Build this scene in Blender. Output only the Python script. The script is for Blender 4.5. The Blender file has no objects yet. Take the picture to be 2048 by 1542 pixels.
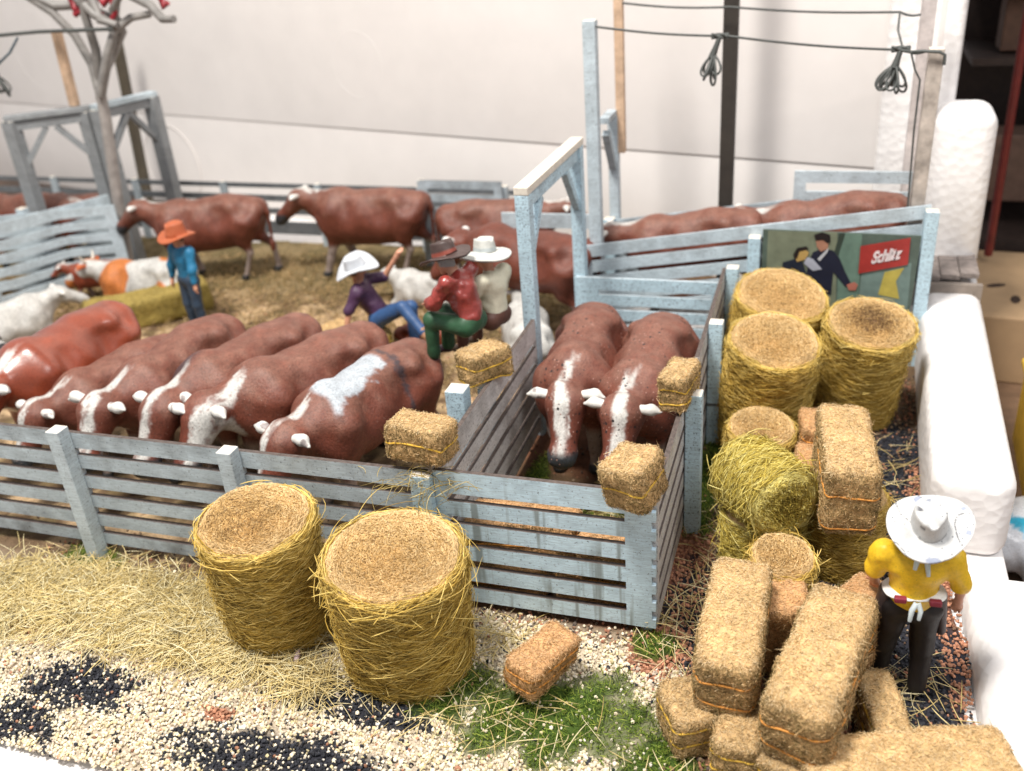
import bpy, math, random
import numpy as np
from mathutils import Vector, Matrix
C = bpy.context.scene.collection
SC = bpy.context.scene
random.seed(7)
RNG = np.random.default_rng(11)

# ------------------------------------------------------------------ camera
FPX, PITCH, ROLL, CAMH = 1900.0, math.radians(27.3012), math.radians(4.7), 5.9647
_F = np.array([0, math.cos(PITCH), -math.sin(PITCH)]); _U0 = np.array([0, math.sin(PITCH), math.cos(PITCH)]); _R0 = np.array([1., 0, 0])
_R = math.cos(ROLL)*_R0-math.sin(ROLL)*_U0; _U = math.sin(ROLL)*_R0+math.cos(ROLL)*_U0
_O = np.array([1.0695, 6.4827, 0]); _t = math.radians(-19.5)
_e1 = np.array([math.cos(_t), math.sin(_t), 0]); _e2 = np.array([-_e1[1], _e1[0], 0])
def _loc(v): return np.array([v@_e1, v@_e2, v[2]])
CF, CR, CU = _loc(_F), _loc(_R), _loc(_U)
CP = _loc(np.array([0, 0, CAMH])-_O)
def at(px, py, z=0.0):
    """ground survey: where the ray through a measured point of the photo meets height z"""
    d = CF*FPX+CR*(px-1024)-CU*(py-771)
    return Vector(CP+d*(z-CP[2])/d[2])
cam = bpy.data.cameras.new('Camera'); co = bpy.data.objects.new('Camera', cam); C.objects.link(co)
co.matrix_world = Matrix(((CR[0], CU[0], -CF[0], CP[0]), (CR[1], CU[1], -CF[1], CP[1]), (CR[2], CU[2], -CF[2], CP[2]), (0, 0, 0, 1)))
cam.sensor_fit = 'HORIZONTAL'; cam.sensor_width = 36; cam.lens = 36*FPX/2048; cam.clip_end = 300; cam.clip_start = .1
cam.dof.use_dof = True; cam.dof.focus_distance = 8.1; cam.dof.aperture_fstop = 0.52
SC.camera = co

# ------------------------------------------------------------------ light
w = bpy.data.worlds.new('World'); SC.world = w; w.use_nodes = True
w.node_tree.nodes['Background'].inputs[0].default_value = (.93, .95, 1, 1)
w.node_tree.nodes['Background'].inputs[1].default_value = .36
def area(name, loc, target, size, power, col):
    l = bpy.data.lights.new(name, 'AREA'); l.shape = 'DISK'; l.size = size; l.energy = power; l.color = col
    o = bpy.data.objects.new(name, l); C.objects.link(o); o.location = loc
    o.rotation_euler = (Vector(target)-Vector(loc)).to_track_quat('-Z', 'Y').to_euler(); return o
area('ceiling_lamp', (-6.5, -5.0, 27.0), (-1.5, 4, 0), 6.5, 9300, (1, .96, .90))
area('fill_light', (9.0, -3.0, 17.0), (-2, 5, 0), 9, 1300, (1, .97, .95))  # soft fill lamp added from the right, no real source there
SC.view_settings.view_transform = 'Standard'; SC.view_settings.look = 'None'
SC.view_settings.exposure = 0.42; SC.view_settings.gamma = 1
SC.cycles.max_bounces = 5; SC.cycles.diffuse_bounces = 3

# ------------------------------------------------------------------ helpers
def vnoise(p, scale=1.0, seed=0):
    """value noise in -1..1, p (N,3)"""
    q = np.asarray(p, float)*scale+seed*17.31
    i = np.floor(q).astype(np.int64); f = q-i; f = f*f*(3-2*f)
    def h(ix, iy, iz):
        n = (ix*374761393+iy*668265263+iz*2147483647+seed*144269) & 0xffffffff
        n = ((n ^ (n >> 13))*1274126177) & 0xffffffff
        n = (n ^ (n >> 16)) & 0xffff
        return n/32767.5-1
    r = 0
    for dx in (0, 1):
        for dy in (0, 1):
            for dz in (0, 1):
                wt = (f[:, 0] if dx else 1-f[:, 0])*(f[:, 1] if dy else 1-f[:, 1])*(f[:, 2] if dz else 1-f[:, 2])
                r = r+wt*h(i[:, 0]+dx, i[:, 1]+dy, i[:, 2]+dz)
    return r
def fbm(p, scale, seed=0, oct=3):
    s = 0; a = 1; t = 0
    for k in range(oct):
        s = s+a*vnoise(p, scale*2**k, seed+k); t += a; a *= .5
    return s/t
def smooth(e0, e1, x):
    t = np.clip((x-e0)/(e1-e0), 0, 1); return t*t*(3-2*t)
def tag(o, label, cat, group=None):
    o['label'] = label; o['category'] = cat
    if group: o['group'] = group
    return o
def thing(name, label, cat, loc=(0, 0, 0), rz=0.0, group=None):
    o = bpy.data.objects.new(name, None); C.objects.link(o); o.location = loc; o.rotation_euler = (0, 0, rz)
    o.empty_display_size = .2
    return tag(o, label, cat, group)
def mesh_np(name, V, Fc, mats, parent=None, smooth_=False, col=None, tint=None, mi=None, loc=None, rot=None):
    """V (N,3); Fc list of (M,k) int arrays"""
    me = bpy.data.meshes.new(name)
    if not isinstance(Fc, (list, tuple)): Fc = [Fc]
    Fc = [np.asarray(f, np.int32) for f in Fc if len(f)]
    me.vertices.add(len(V)); me.vertices.foreach_set('co', np.asarray(V, np.float32).ravel())
    li = np.concatenate([f.ravel() for f in Fc]); tot = np.concatenate([np.full(len(f), f.shape[1], np.int32) for f in Fc])
    me.loops.add(len(li)); me.loops.foreach_set('vertex_index', li)
    st = np.concatenate([[0], np.cumsum(tot)[:-1]]).astype(np.int32)
    me.polygons.add(len(tot)); me.polygons.foreach_set('loop_start', st); me.polygons.foreach_set('loop_total', tot)
    me.polygons.foreach_set('use_smooth', np.full(len(tot), smooth_))
    if mi is not None: me.polygons.foreach_set('material_index', np.asarray(mi, np.int32))
    me.update(calc_edges=True)
    if col is not None:
        a = me.color_attributes.new('Col', 'FLOAT_COLOR', 'POINT')
        cc = np.ones((len(V), 4), np.float32); cc[:, :3] = col; a.data.foreach_set('color', cc.ravel())
    if tint is not None:
        a = me.attributes.new('tint', 'FLOAT', 'POINT'); a.data.foreach_set('value', np.asarray(tint, np.float32))
    for m in (mats if isinstance(mats, (list, tuple)) else [mats]): me.materials.append(m)
    o = bpy.data.objects.new(name, me); C.objects.link(o)
    if parent: o.parent = parent
    if loc is not None: o.location = loc
    if rot is not None: o.rotation_euler = rot
    return o
class MB:
    """collects shapes into one mesh"""
    def __init__(s): s.V = []; s.F4 = []; s.F3 = []; s.m4 = []; s.m3 = []; s.n = 0
    def add(s, V, F, m=0):
        F = np.asarray(F); V = np.asarray(V, float)
        if F.shape[1] == 4: s.F4.append(F+s.n); s.m4.append(np.broadcast_to(m, (len(F),)))
        else: s.F3.append(F+s.n); s.m3.append(np.broadcast_to(m, (len(F),)))
        s.V.append(V); s.n += len(V)
    def box(s, c, size, M=None, m=0, medge=None, bev=0.0):
        hx, hy, hz = [v/2 for v in size]
        V = np.array([[x*hx, y*hy, z*hz] for x in (-1, 1) for y in (-1, 1) for z in (-1, 1)])
        if M is not None: V = V@np.array(M).T
        V = V+np.array(c)
        F = [[0, 1, 3, 2], [4, 6, 7, 5], [0, 4, 5, 1], [2, 3, 7, 6], [0, 2, 6, 4], [1, 5, 7, 3]]
        mm = [m]*4+([m, m] if medge is None else [medge, medge])
        s.add(V, F, np.array(mm))
    def bar(s, p, q, wx, wy, m=0, up=(0, 0, 1)):
        p = Vector(p); q = Vector(q); d = (q-p); L = d.length; d.normalize(); u = Vector(up)
        if abs(d.dot(u)) > .98: u = Vector((1, 0, 0))
        x = u.cross(d).normalized(); y = d.cross(x)
        M = np.array([x, y, d]).T
        s.box((p+q)/2, (wx, wy, L), M, m)
    def tube(s, pts, r, n=8, m=0, cap=True):
        P = np.array([list(p) for p in pts], float); k = len(P)
        r = np.broadcast_to(r, (k,))
        T = np.gradient(P, axis=0); T /= np.linalg.norm(T, axis=1)[:, None]+1e-9
        u = np.array([0, 0, 1.]) if abs(T[0, 2]) < .9 else np.array([1., 0, 0])
        X = []; 
        for t in T:
            x = np.cross(u, t); x /= np.linalg.norm(x)+1e-9; X.append(x); u = np.cross(t, x)
        X = np.array(X); Y = np.cross(T, X)
        a = np.arange(n)*2*np.pi/n
        V = (P[:, None]+r[:, None, None]*(np.cos(a)[None, :, None]*X[:, None]+np.sin(a)[None, :, None]*Y[:, None])).reshape(-1, 3)
        i, j = np.meshgrid(np.arange(k-1), np.arange(n), indexing='ij'); j2 = (j+1) % n
        F = np.stack([i*n+j, i*n+j2, (i+1)*n+j2, (i+1)*n+j], -1).reshape(-1, 4)
        s.add(V, F, m)
        if cap:
            for base, rev in ((0, 1), ((k-1)*n, 0)):
                cv = V[base:base+n]; cc = cv.mean(0)
                tri = [[j, (j+1) % n, n] if not rev else [(j+1) % n, j, n] for j in range(n)]
                s.add(np.vstack([cv, cc]), tri, m)
    def build(s, name, mats, parent=None, smooth_=False, **k):
        Fc = []; mi = []
        if s.F4: Fc.append(np.concatenate(s.F4)); mi.append(np.concatenate(s.m4))
        if s.F3: Fc.append(np.concatenate(s.F3)); mi.append(np.concatenate(s.m3))
        return mesh_np(name, np.concatenate(s.V), Fc, mats, parent, smooth_, mi=np.concatenate(mi), **k)
def bevel(o, wd=.006, seg=2):
    b = o.modifiers.new('bevel', 'BEVEL'); b.width = wd; b.segments = seg; b.limit_method = 'ANGLE'; return o

# ------------------------------------------------------------------ materials
def newmat(name):
    m = bpy.data.materials.new(name); m.use_nodes = True; nt = m.node_tree
    return m, nt, nt.nodes['Principled BSDF']
def N(nt, t, **k):
    n = nt.nodes.new(t)
    for a, b in k.items(): setattr(n, a, b)
    return n
def coords(nt, mapping=None):
    tc = N(nt, 'ShaderNodeTexCoord')
    if mapping is None: return tc.outputs['Object']
    mp = N(nt, 'ShaderNodeMapping'); mp.inputs['Scale'].default_value = mapping
    nt.links.new(tc.outputs['Object'], mp.inputs[0]); return mp.outputs[0]
def noise_ramp(nt, vec, scale, stops, detail=4, rough=.6):
    n = N(nt, 'ShaderNodeTexNoise'); n.inputs['Scale'].default_value = scale; n.inputs['Detail'].default_value = detail; n.inputs['Roughness'].default_value = rough
    nt.links.new(vec, n.inputs['Vector'])
    r = N(nt, 'ShaderNodeValToRGB'); cr = r.color_ramp
    while len(cr.elements) < len(stops): cr.elements.new(.5)
    for e, (p, c) in zip(cr.elements, stops): e.position = p; e.color = (*c, 1)
    nt.links.new(n.outputs['Fac'], r.inputs[0]); return r.outputs[0], n.outputs['Fac']
def mixc(nt, fac, a, b, mode='MIX'):
    m = N(nt, 'ShaderNodeMix', data_type='RGBA', blend_type=mode)
    if hasattr(fac, 'links'): nt.links.new(fac, m.inputs[0])
    else: m.inputs[0].default_value = fac
    for s, i in ((a, 6), (b, 7)):
        if hasattr(s, 'links'): nt.links.new(s, m.inputs[i])
        else: m.inputs[i].default_value = (*s, 1)
    return m.outputs[2]
def bump(nt, bs, h, strength=.3, dist=.02):
    b = N(nt, 'ShaderNodeBump'); b.inputs['Strength'].default_value = strength; b.inputs['Distance'].default_value = dist
    nt.links.new(h, b.inputs['Height']); nt.links.new(b.outputs[0], bs.inputs['Normal'])
def plain(name, col, rough=.6, var=.25, scale=6, bmp=.15, bscale=40, metal=0, spec=.5):
    m, nt, bs = newmat(name); v = coords(nt)
    c, _ = noise_ramp(nt, v, scale, [(.3, tuple(x*(1-var) for x in col)), (.7, tuple(min(1, x*(1+var*.5)) for x in col))])
    nt.links.new(c, bs.inputs['Base Color']); bs.inputs['Roughness'].default_value = rough; bs.inputs['Metallic'].default_value = metal
    bs.inputs['Specular IOR Level'].default_value = spec
    _, f = noise_ramp(nt, v, bscale, [(0, (0, 0, 0)), (1, (1, 1, 1))]); bump(nt, bs, f, bmp, .01)
    return m
def paint(name, base, speck, amount=.40, streak=False, rough=.6, smudge=(.20, .22, .24), smf=.5):
    """weathered painted model wood"""
    m, nt, bs = newmat(name); v = coords(nt)
    f1, n1 = noise_ramp(nt, v, 4.0, [(.35, tuple(x*.80 for x in base)), (.65, base)], 5)
    s, n2 = noise_ramp(nt, v, 38, [(amount-.06, (1, 1, 1)), (amount+.02, (0, 0, 0))], 6, .75)
    c = mixc(nt, s, f1, speck)
    g, _ = noise_ramp(nt, v, 1.7, [(.50, (0, 0, 0)), (.72, (1, 1, 1))], 4)
    sm = N(nt, 'ShaderNodeMath', operation='MULTIPLY'); sm.inputs[1].default_value = smf
    nt.links.new(g, sm.inputs[0]); c = mixc(nt, sm.outputs[0], c, smudge)
    gr, gn = noise_ramp(nt, coords(nt, (4, 4, 60)), 2.0, [(.40, (.72, .72, .72)), (.60, (1, 1, 1))], 4)
    c = mixc(nt, .8, c, gr, 'MULTIPLY')
    if streak:
        t, _ = noise_ramp(nt, coords(nt, (9, 9, .5)), 1.0, [(.52, (0, 0, 0)), (.62, (1, 1, 1))], 2)
        t2, _ = noise_ramp(nt, v, 1.1, [(.40, (0, 0, 0)), (.52, (1, 1, 1))], 1)
        q = mixc(nt, 1.0, t, t2, 'MULTIPLY'); q2 = N(nt, 'ShaderNodeMath', operation='MULTIPLY'); q2.inputs[1].default_value = .85
        nt.links.new(q, q2.inputs[0]); c = mixc(nt, q2.outputs[0], c, (.23, .27, .27))
    nt.links.new(c, bs.inputs['Base Color']); bs.inputs['Roughness'].default_value = rough
    bump(nt, bs, n2, .35, .008); return m
def vcol(name, rough=.6, speck=None, bmp=.25, bscale=30, spec=.5, var=.2, coat=0):
    m, nt, bs = newmat(name); v = coords(nt)
    a = N(nt, 'ShaderNodeVertexColor', layer_name='Col')
    vr, _ = noise_ramp(nt, v, 7, [(.3, (1-var,)*3), (.7, (1, 1, 1))], 5)
    c = mixc(nt, 1.0, a.outputs[0], vr, 'MULTIPLY')
    fr, _ = noise_ramp(nt, v, 48, [(.36, (1-var*1.2,)*3), (.50, (1, 1, 1)), (.66, (1+var*.55,)*3)], 6, .75)
    c = mixc(nt, 1.0, c, fr, 'MULTIPLY')
    if speck:
        for sc, th, sp in speck:
            vo = N(nt, 'ShaderNodeTexVoronoi'); vo.inputs['Scale'].default_value = sc; nt.links.new(v, vo.inputs['Vector'])
            ls = N(nt, 'ShaderNodeMath', operation='LESS_THAN'); ls.inputs[1].default_value = th; nt.links.new(vo.outputs['Distance'], ls.inputs[0])
            # thin the dots out so they come in uneven groups
            _, pn = noise_ramp(nt, v, 3.2, [(0, (0, 0, 0)), (1, (1, 1, 1))], 3)
            gt = N(nt, 'ShaderNodeMath', operation='GREATER_THAN'); gt.inputs[1].default_value = .50; nt.links.new(pn, gt.inputs[0])
            mu = N(nt, 'ShaderNodeMath', operation='MULTIPLY'); nt.links.new(ls.outputs[0], mu.inputs[0]); nt.links.new(gt.outputs[0], mu.inputs[1])
            c = mixc(nt, mu.outputs[0], c, sp)
    nt.links.new(c, bs.inputs['Base Color']); bs.inputs['Roughness'].default_value = rough; bs.inputs['Specular IOR Level'].default_value = spec
    bs.inputs['Coat Weight'].default_value = coat; bs.inputs['Coat Roughness'].default_value = .25
    _, f = noise_ramp(nt, v, bscale, [(0, (0, 0, 0)), (1, (1, 1, 1))], 6, .7); bump(nt, bs, f, bmp, .02)
    return m
def hay(name, dark, mid, light, rough=.75, sheen=.0):
    m, nt, bs = newmat(name); v = coords(nt)
    a = N(nt, 'ShaderNodeAttribute', attribute_name='tint')
    r = N(nt, 'ShaderNodeValToRGB'); cr = r.color_ramp; cr.elements.new(.5)
    for e, (p, c) in zip(cr.elements, [(0, dark), (.5, mid), (1, light)]): e.position = p; e.color = (*c, 1)
    nt.links.new(a.outputs['Fac'], r.inputs[0])
    n, f = noise_ramp(nt, v, 3.5, [(.3, (.72, .72, .72)), (.7, (1, 1, 1))], 4)
    c = mixc(nt, 1.0, r.outputs[0], n, 'MULTIPLY')
    nt.links.new(c, bs.inputs['Base Color']); bs.inputs['Roughness'].default_value = rough; bs.inputs['Specular IOR Level'].default_value = .3
    _, f2 = noise_ramp(nt, v, 70, [(0, (0, 0, 0)), (1, (1, 1, 1))], 5, .7); bump(nt, bs, f2, .5, .01)
    return m
M_BLUE = paint('pale_blue_paint', (.68, .87, .98), (.10, .11, .14), .40, True, smf=.12)
M_POST = paint('speckled_blue_paint', (.58, .77, .87), (.05, .06, .10), .435, smf=.2)
M_GREY = paint('grey_weathered_paint', (.50, .58, .63), (.06, .06, .07), .40, smudge=(.10, .10, .10), smf=.6)
M_LGREY = paint('light_grey_paint', (.58, .67, .72), (.08, .08, .09), .41, smudge=(.2, .2, .2), smf=.4)
M_BROWNGREY = paint('brown_grey_wood', (.68, .66, .65), (.09, .07, .065), .43, smudge=(.20, .17, .155), smf=.6)
M_FAR = paint('far_shaded_grey', (.31, .325, .335), (.08, .08, .09), .40, smudge=(.15, .15, .15), smf=.6)  # grey paint with the back-left shade darkened into its colour
M_CHAR = plain('charred_edge', (.10, .075, .065), .8, .5, 20)
M_CREAM = plain('cream_bare_top', (.70, .64, .55), .6, .2, 20)
M_DARKGREY = plain('dark_grey_paint', (.13, .14, .15), .6, .3)
M_ROUND = hay('golden_bale_fibre', (.17, .095, .012), (.62, .40, .07), (.95, .72, .24))
M_ROUNDG = hay('greenish_bale_fibre', (.22, .15, .02), (.72, .55, .10), (.95, .84, .32))
M_END = hay('bale_end_fibre', (.20, .11, .05), (.74, .47, .18), (.95, .70, .37))
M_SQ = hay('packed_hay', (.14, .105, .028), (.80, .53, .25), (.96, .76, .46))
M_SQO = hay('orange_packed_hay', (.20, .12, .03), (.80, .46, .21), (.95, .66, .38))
M_TWINE = plain('orange_twine', (.72, .30, .05), .6)
M_YTWINE = plain('yellow_twine', (.72, .44, .05), .6)
M_COW = vcol('painted_cow', .46, [(17, .09, (.03, .02, .02)), (23, .10, (.34, .2, .16))], .5, 34, .42, .34)
M_COW2 = vcol('speckled_painted_cow', .55, [(11, .17, (.02, .015, .015)), (17, .15, (.03, .02, .02)), (21, .17, (.36, .20, .16))], .55, 34, .45, .32)
M_GLOSS = vcol('glossy_painted_cow', .3, None, .15, 20, .5, .2, .4)
M_SKIN = vcol('painted_figure', .5, None, .15, 20, .4, .1)
M_FOAM, nt, bs = newmat('white_foam'); v = coords(nt)
vo = N(nt, 'ShaderNodeTexVoronoi'); vo.inputs['Scale'].default_value = 9; nt.links.new(v, vo.inputs['Vector'])
c, _ = noise_ramp(nt, v, .8, [(.3, (.80, .77, .755)), (.7, (.86, .835, .82))], 2)
nt.links.new(c, bs.inputs['Base Color']); bs.inputs['Roughness'].default_value = .55; bump(nt, bs, vo.outputs['Distance'], .5, .02)
M_WALL = plain('smooth_foam_wall', (.79, .745, .715), .6, .05, 1.0, .04, 12)
M_BLACK = plain('black_rubber', (.02, .02, .022), .5)

# ------------------------------------------------------------------ fibres
def strands(P, r, tint):
    """P (N,M,3) polylines -> three-sided tubes"""
    n, k, _ = P.shape
    T = np.gradient(P, axis=1); T /= np.linalg.norm(T, axis=2)[..., None]+1e-9
    ref = np.where(np.abs(T[..., 2:3]) < .8, np.array([0, 0, 1.]), np.array([1., 0, 0]))
    X = np.cross(ref, T); X /= np.linalg.norm(X, axis=2)[..., None]+1e-9; Y = np.cross(T, X)
    r = np.broadcast_to(np.asarray(r, float).reshape(-1, 1), (n, k)).copy(); r[:, -1] *= .35; r[:, 0] *= .35
    a = np.arange(3)*2*np.pi/3
    V = P[:, :, None]+r[..., None, None]*(np.cos(a)[None, None, :, None]*X[:, :, None]+np.sin(a)[None, None, :, None]*Y[:, :, None])
    V = V.reshape(-1, 3)
    s, i, j = np.meshgrid(np.arange(n), np.arange(k-1), np.arange(3), indexing='ij'); j2 = (j+1) % 3; b = s*k*3
    F = np.stack([b+i*3+j, b+i*3+j2, b+(i+1)*3+j2, b+(i+1)*3+j], -1).reshape(-1, 4)
    return V, F, np.repeat(tint, k*3)
def join(parts):
    V = []; F4 = []; F3 = []; T = []; n = 0
    for v, f, t in parts:
        V.append(v); T.append(t)
        (F4 if f.shape[1] == 4 else F3).append(f+n); n += len(v)
    return np.concatenate(V), [np.concatenate(x) for x in (F4, F3) if x], np.concatenate(T)

GR_ROUND = 'round hay bales of the diorama'
def round_bale(x, y, z, r, h, label, tilt=(0, 0), seed=0, dens=1.0, rbot=None, mats=None, face_dark=0.0, spin=0, fringe=0, axis=None, loose=1.0):
    """standing rolled bale; r top radius, rbot bottom radius"""
    rg = np.random.default_rng(seed+100); rbot = rbot or r
    ms, mend = mats or (M_ROUND, M_END)
    t = thing('round_hay_bale', label, 'hay bale', (x, y, z), spin, GR_ROUND)
    if axis is not None: t.rotation_euler = Vector(axis).to_track_quat('Z', 'Y').to_euler()
    else: t.rotation_euler = (tilt[0], tilt[1], spin)
    def R(zz, th):
        q = np.clip(zz/h, 0, 1)
        base = rbot+(r-rbot)*q**1.2
        return base*(1+.018*np.sin(th*2+seed)+.012*np.sin(th*3+seed*2+q*3)+.01*np.sin(q*9+th))
    # core side
    nt_, nz = 72, 16
    th = np.linspace(0, 2*np.pi, nt_, endpoint=False); zz = np.linspace(0, h-.055, nz)
    TH, ZZ = np.meshgrid(th, zz, indexing='ij'); RR = R(ZZ, TH)
    P = np.stack([RR*np.cos(TH), RR*np.sin(TH), ZZ], -1).reshape(-1, 3)
    nn = fbm(P, 9, seed); P[:, :2] *= (1+.02*nn/r)[:, None]
    i, j = np.meshgrid(np.arange(nt_), np.arange(nz-1), indexing='ij'); i2 = (i+1) % nt_
    F = np.stack([i*nz+j, i2*nz+j, i2*nz+j+1, i*nz+j+1], -1).reshape(-1, 4)
    core = (P, F, .12+.12*rg.random(len(P)))
    parts = [core]
    # wound strands
    n = int(5200*dens*r*h/.55); k = 9
    t0 = rg.random(n)*2*np.pi; L = rg.uniform(.35, 1.5, n); z0 = rg.random(n)*(h-.03)
    sl = rg.normal(0, .13, n)+.05*np.sin(t0*2+z0*6+seed); s = np.linspace(-.5, .5, k)[None]
    TH = t0[:, None]+L[:, None]*s; cv = rg.normal(0, .10, n)[:, None]
    Z = z0[:, None]+sl[:, None]*L[:, None]*s*r*2+cv*(s**2-.1)*L[:, None]; Z = np.clip(Z, .012, (h-.05+.045*rg.random(n)**2)[:, None])
    lift = rg.uniform(.0, .018, n)[:, None]+(rg.random(n)[:, None] < .10*loose)*(.05*np.abs(s*2)**2)+.004*np.sin(s*20+t0[:, None]*9)
    RR = R(Z, TH)+lift-.035*smooth(h-.07, h, Z)
    P = np.stack([RR*np.cos(TH), RR*np.sin(TH), Z], -1)
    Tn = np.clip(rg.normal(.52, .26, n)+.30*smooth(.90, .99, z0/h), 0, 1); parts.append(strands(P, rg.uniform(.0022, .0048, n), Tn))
    if fringe:
        n = fringe; k = 7; t0 = rg.random(n)*2*np.pi; s = np.linspace(0, 1, k)[None]
        z0 = h*np.where(rg.random(n) < .6, rg.uniform(.8, 1.0, n), rg.uniform(.02, .8, n)); L = rg.uniform(.06, .26, n)[:, None]
        TH = t0[:, None]+rg.normal(0, .7, n)[:, None]*s*L*4
        RR = R(z0[:, None], TH)+s*L*rg.uniform(.1, .7, n)[:, None]
        Z = z0[:, None]+rg.normal(0, .35, n)[:, None]*L*s-.25*L*s*s
        parts.append(strands(np.stack([RR*np.cos(TH), RR*np.sin(TH), np.maximum(Z, .01)], -1), rg.uniform(.003, .005, n), rg.uniform(.3, 1, n)))
    an = np.arange(72); Pb = np.stack([(rbot*.97)*np.cos(th), (rbot*.97)*np.sin(th), np.full(72, .008)], -1); Pb = np.vstack([Pb, [[0, 0, .008]]])
    parts.append((Pb, np.stack([(an+1) % 72, an, np.full(72, 72)], -1), np.full(73, .3)))
    V, Fs, T = join(parts); side = mesh_np('rolled_side', V, Fs, ms, t, True, tint=T)
    def topz(X, Y, q):
        Pq = np.stack([X, Y, 0*X], -1).reshape(-1, 3); f = (.020*fbm(Pq, 6, seed+3)+.006*fbm(Pq, 25, seed+6, 2)).reshape(X.shape)
        return f+.004*np.sin(q*r/.016)+.03*(1-q**2)-.055*smooth(.80, 1, q)
    # ends: bumpy disc with spiral fibres (top), plain disc (bottom)
    parts = []
    for zc, sg in ((h, 1),):
        nr, na = 30, 96
        rr = np.linspace(0, 1, nr); aa = np.linspace(0, 2*np.pi, na, endpoint=False)
        RR, AA = np.meshgrid(rr, aa, indexing='ij'); rad = RR*(R(np.full_like(AA, zc), AA)-.004)
        P = np.stack([rad*np.cos(AA), rad*np.sin(AA), np.full_like(AA, 0.)], -1).reshape(-1, 3)
        bumpz = topz(P[:, 0], P[:, 1], RR.ravel())-.006
        P[:, 2] = zc+sg*bumpz*(1 if sg > 0 else 0)
        i, j = np.meshgrid(np.arange(nr-1), np.arange(na), indexing='ij'); j2 = (j+1) % na
        F = np.stack([i*na+j, (i+1)*na+j, (i+1)*na+j2, i*na+j2], -1).reshape(-1, 4)
        if sg < 0: F = F[:, ::-1]
        tn = .40+.14*fbm(P, 12, seed+5)-face_dark*smooth(.75, .25, RR.ravel()+.25*fbm(P, 5, seed+7))
        parts.append((P, F, np.clip(tn, 0, 1)))
    n = int(10000*dens*r*r/.36); k = 4; q = np.sqrt(rg.random(n)); a0 = rg.random(n)*2*np.pi; L = rg.uniform(.015, .07, n)/(.08+q*r)*(1+2*smooth(.75, .95, q))
    L = np.minimum(L, 1.2)
    s = np.linspace(-.5, .5, k)[None]; A = a0[:, None]+L[:, None]*s; Q = q[:, None]*(R(h, A)-.006)+rg.normal(0, .012, n)[:, None]*s*2
    Z = h+topz(Q*np.cos(A), Q*np.sin(A), np.clip(Q/r, 0, 1))+.010*rg.random(n)[:, None]+rg.normal(0, .012, n)[:, None]*s*2
    tn = np.clip(rg.normal(.72, .24, n)+.2*smooth(.7, .95, q)-(.30 if seed == 1 else .10)*smooth(.9, .3, q+.3*np.sin(a0*1.0+.6))-face_dark*smooth(.75, .25, q+.25*rg.normal(0, .35, n)), 0, 1)
    parts.append(strands(np.stack([Q*np.cos(A), Q*np.sin(A), Z], -1), rg.uniform(.0018, .0038, n), tn))
    V, Fs, T = join(parts); mesh_np('end_face', V, Fs, mend, t, True, tint=T)
    return t

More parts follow.
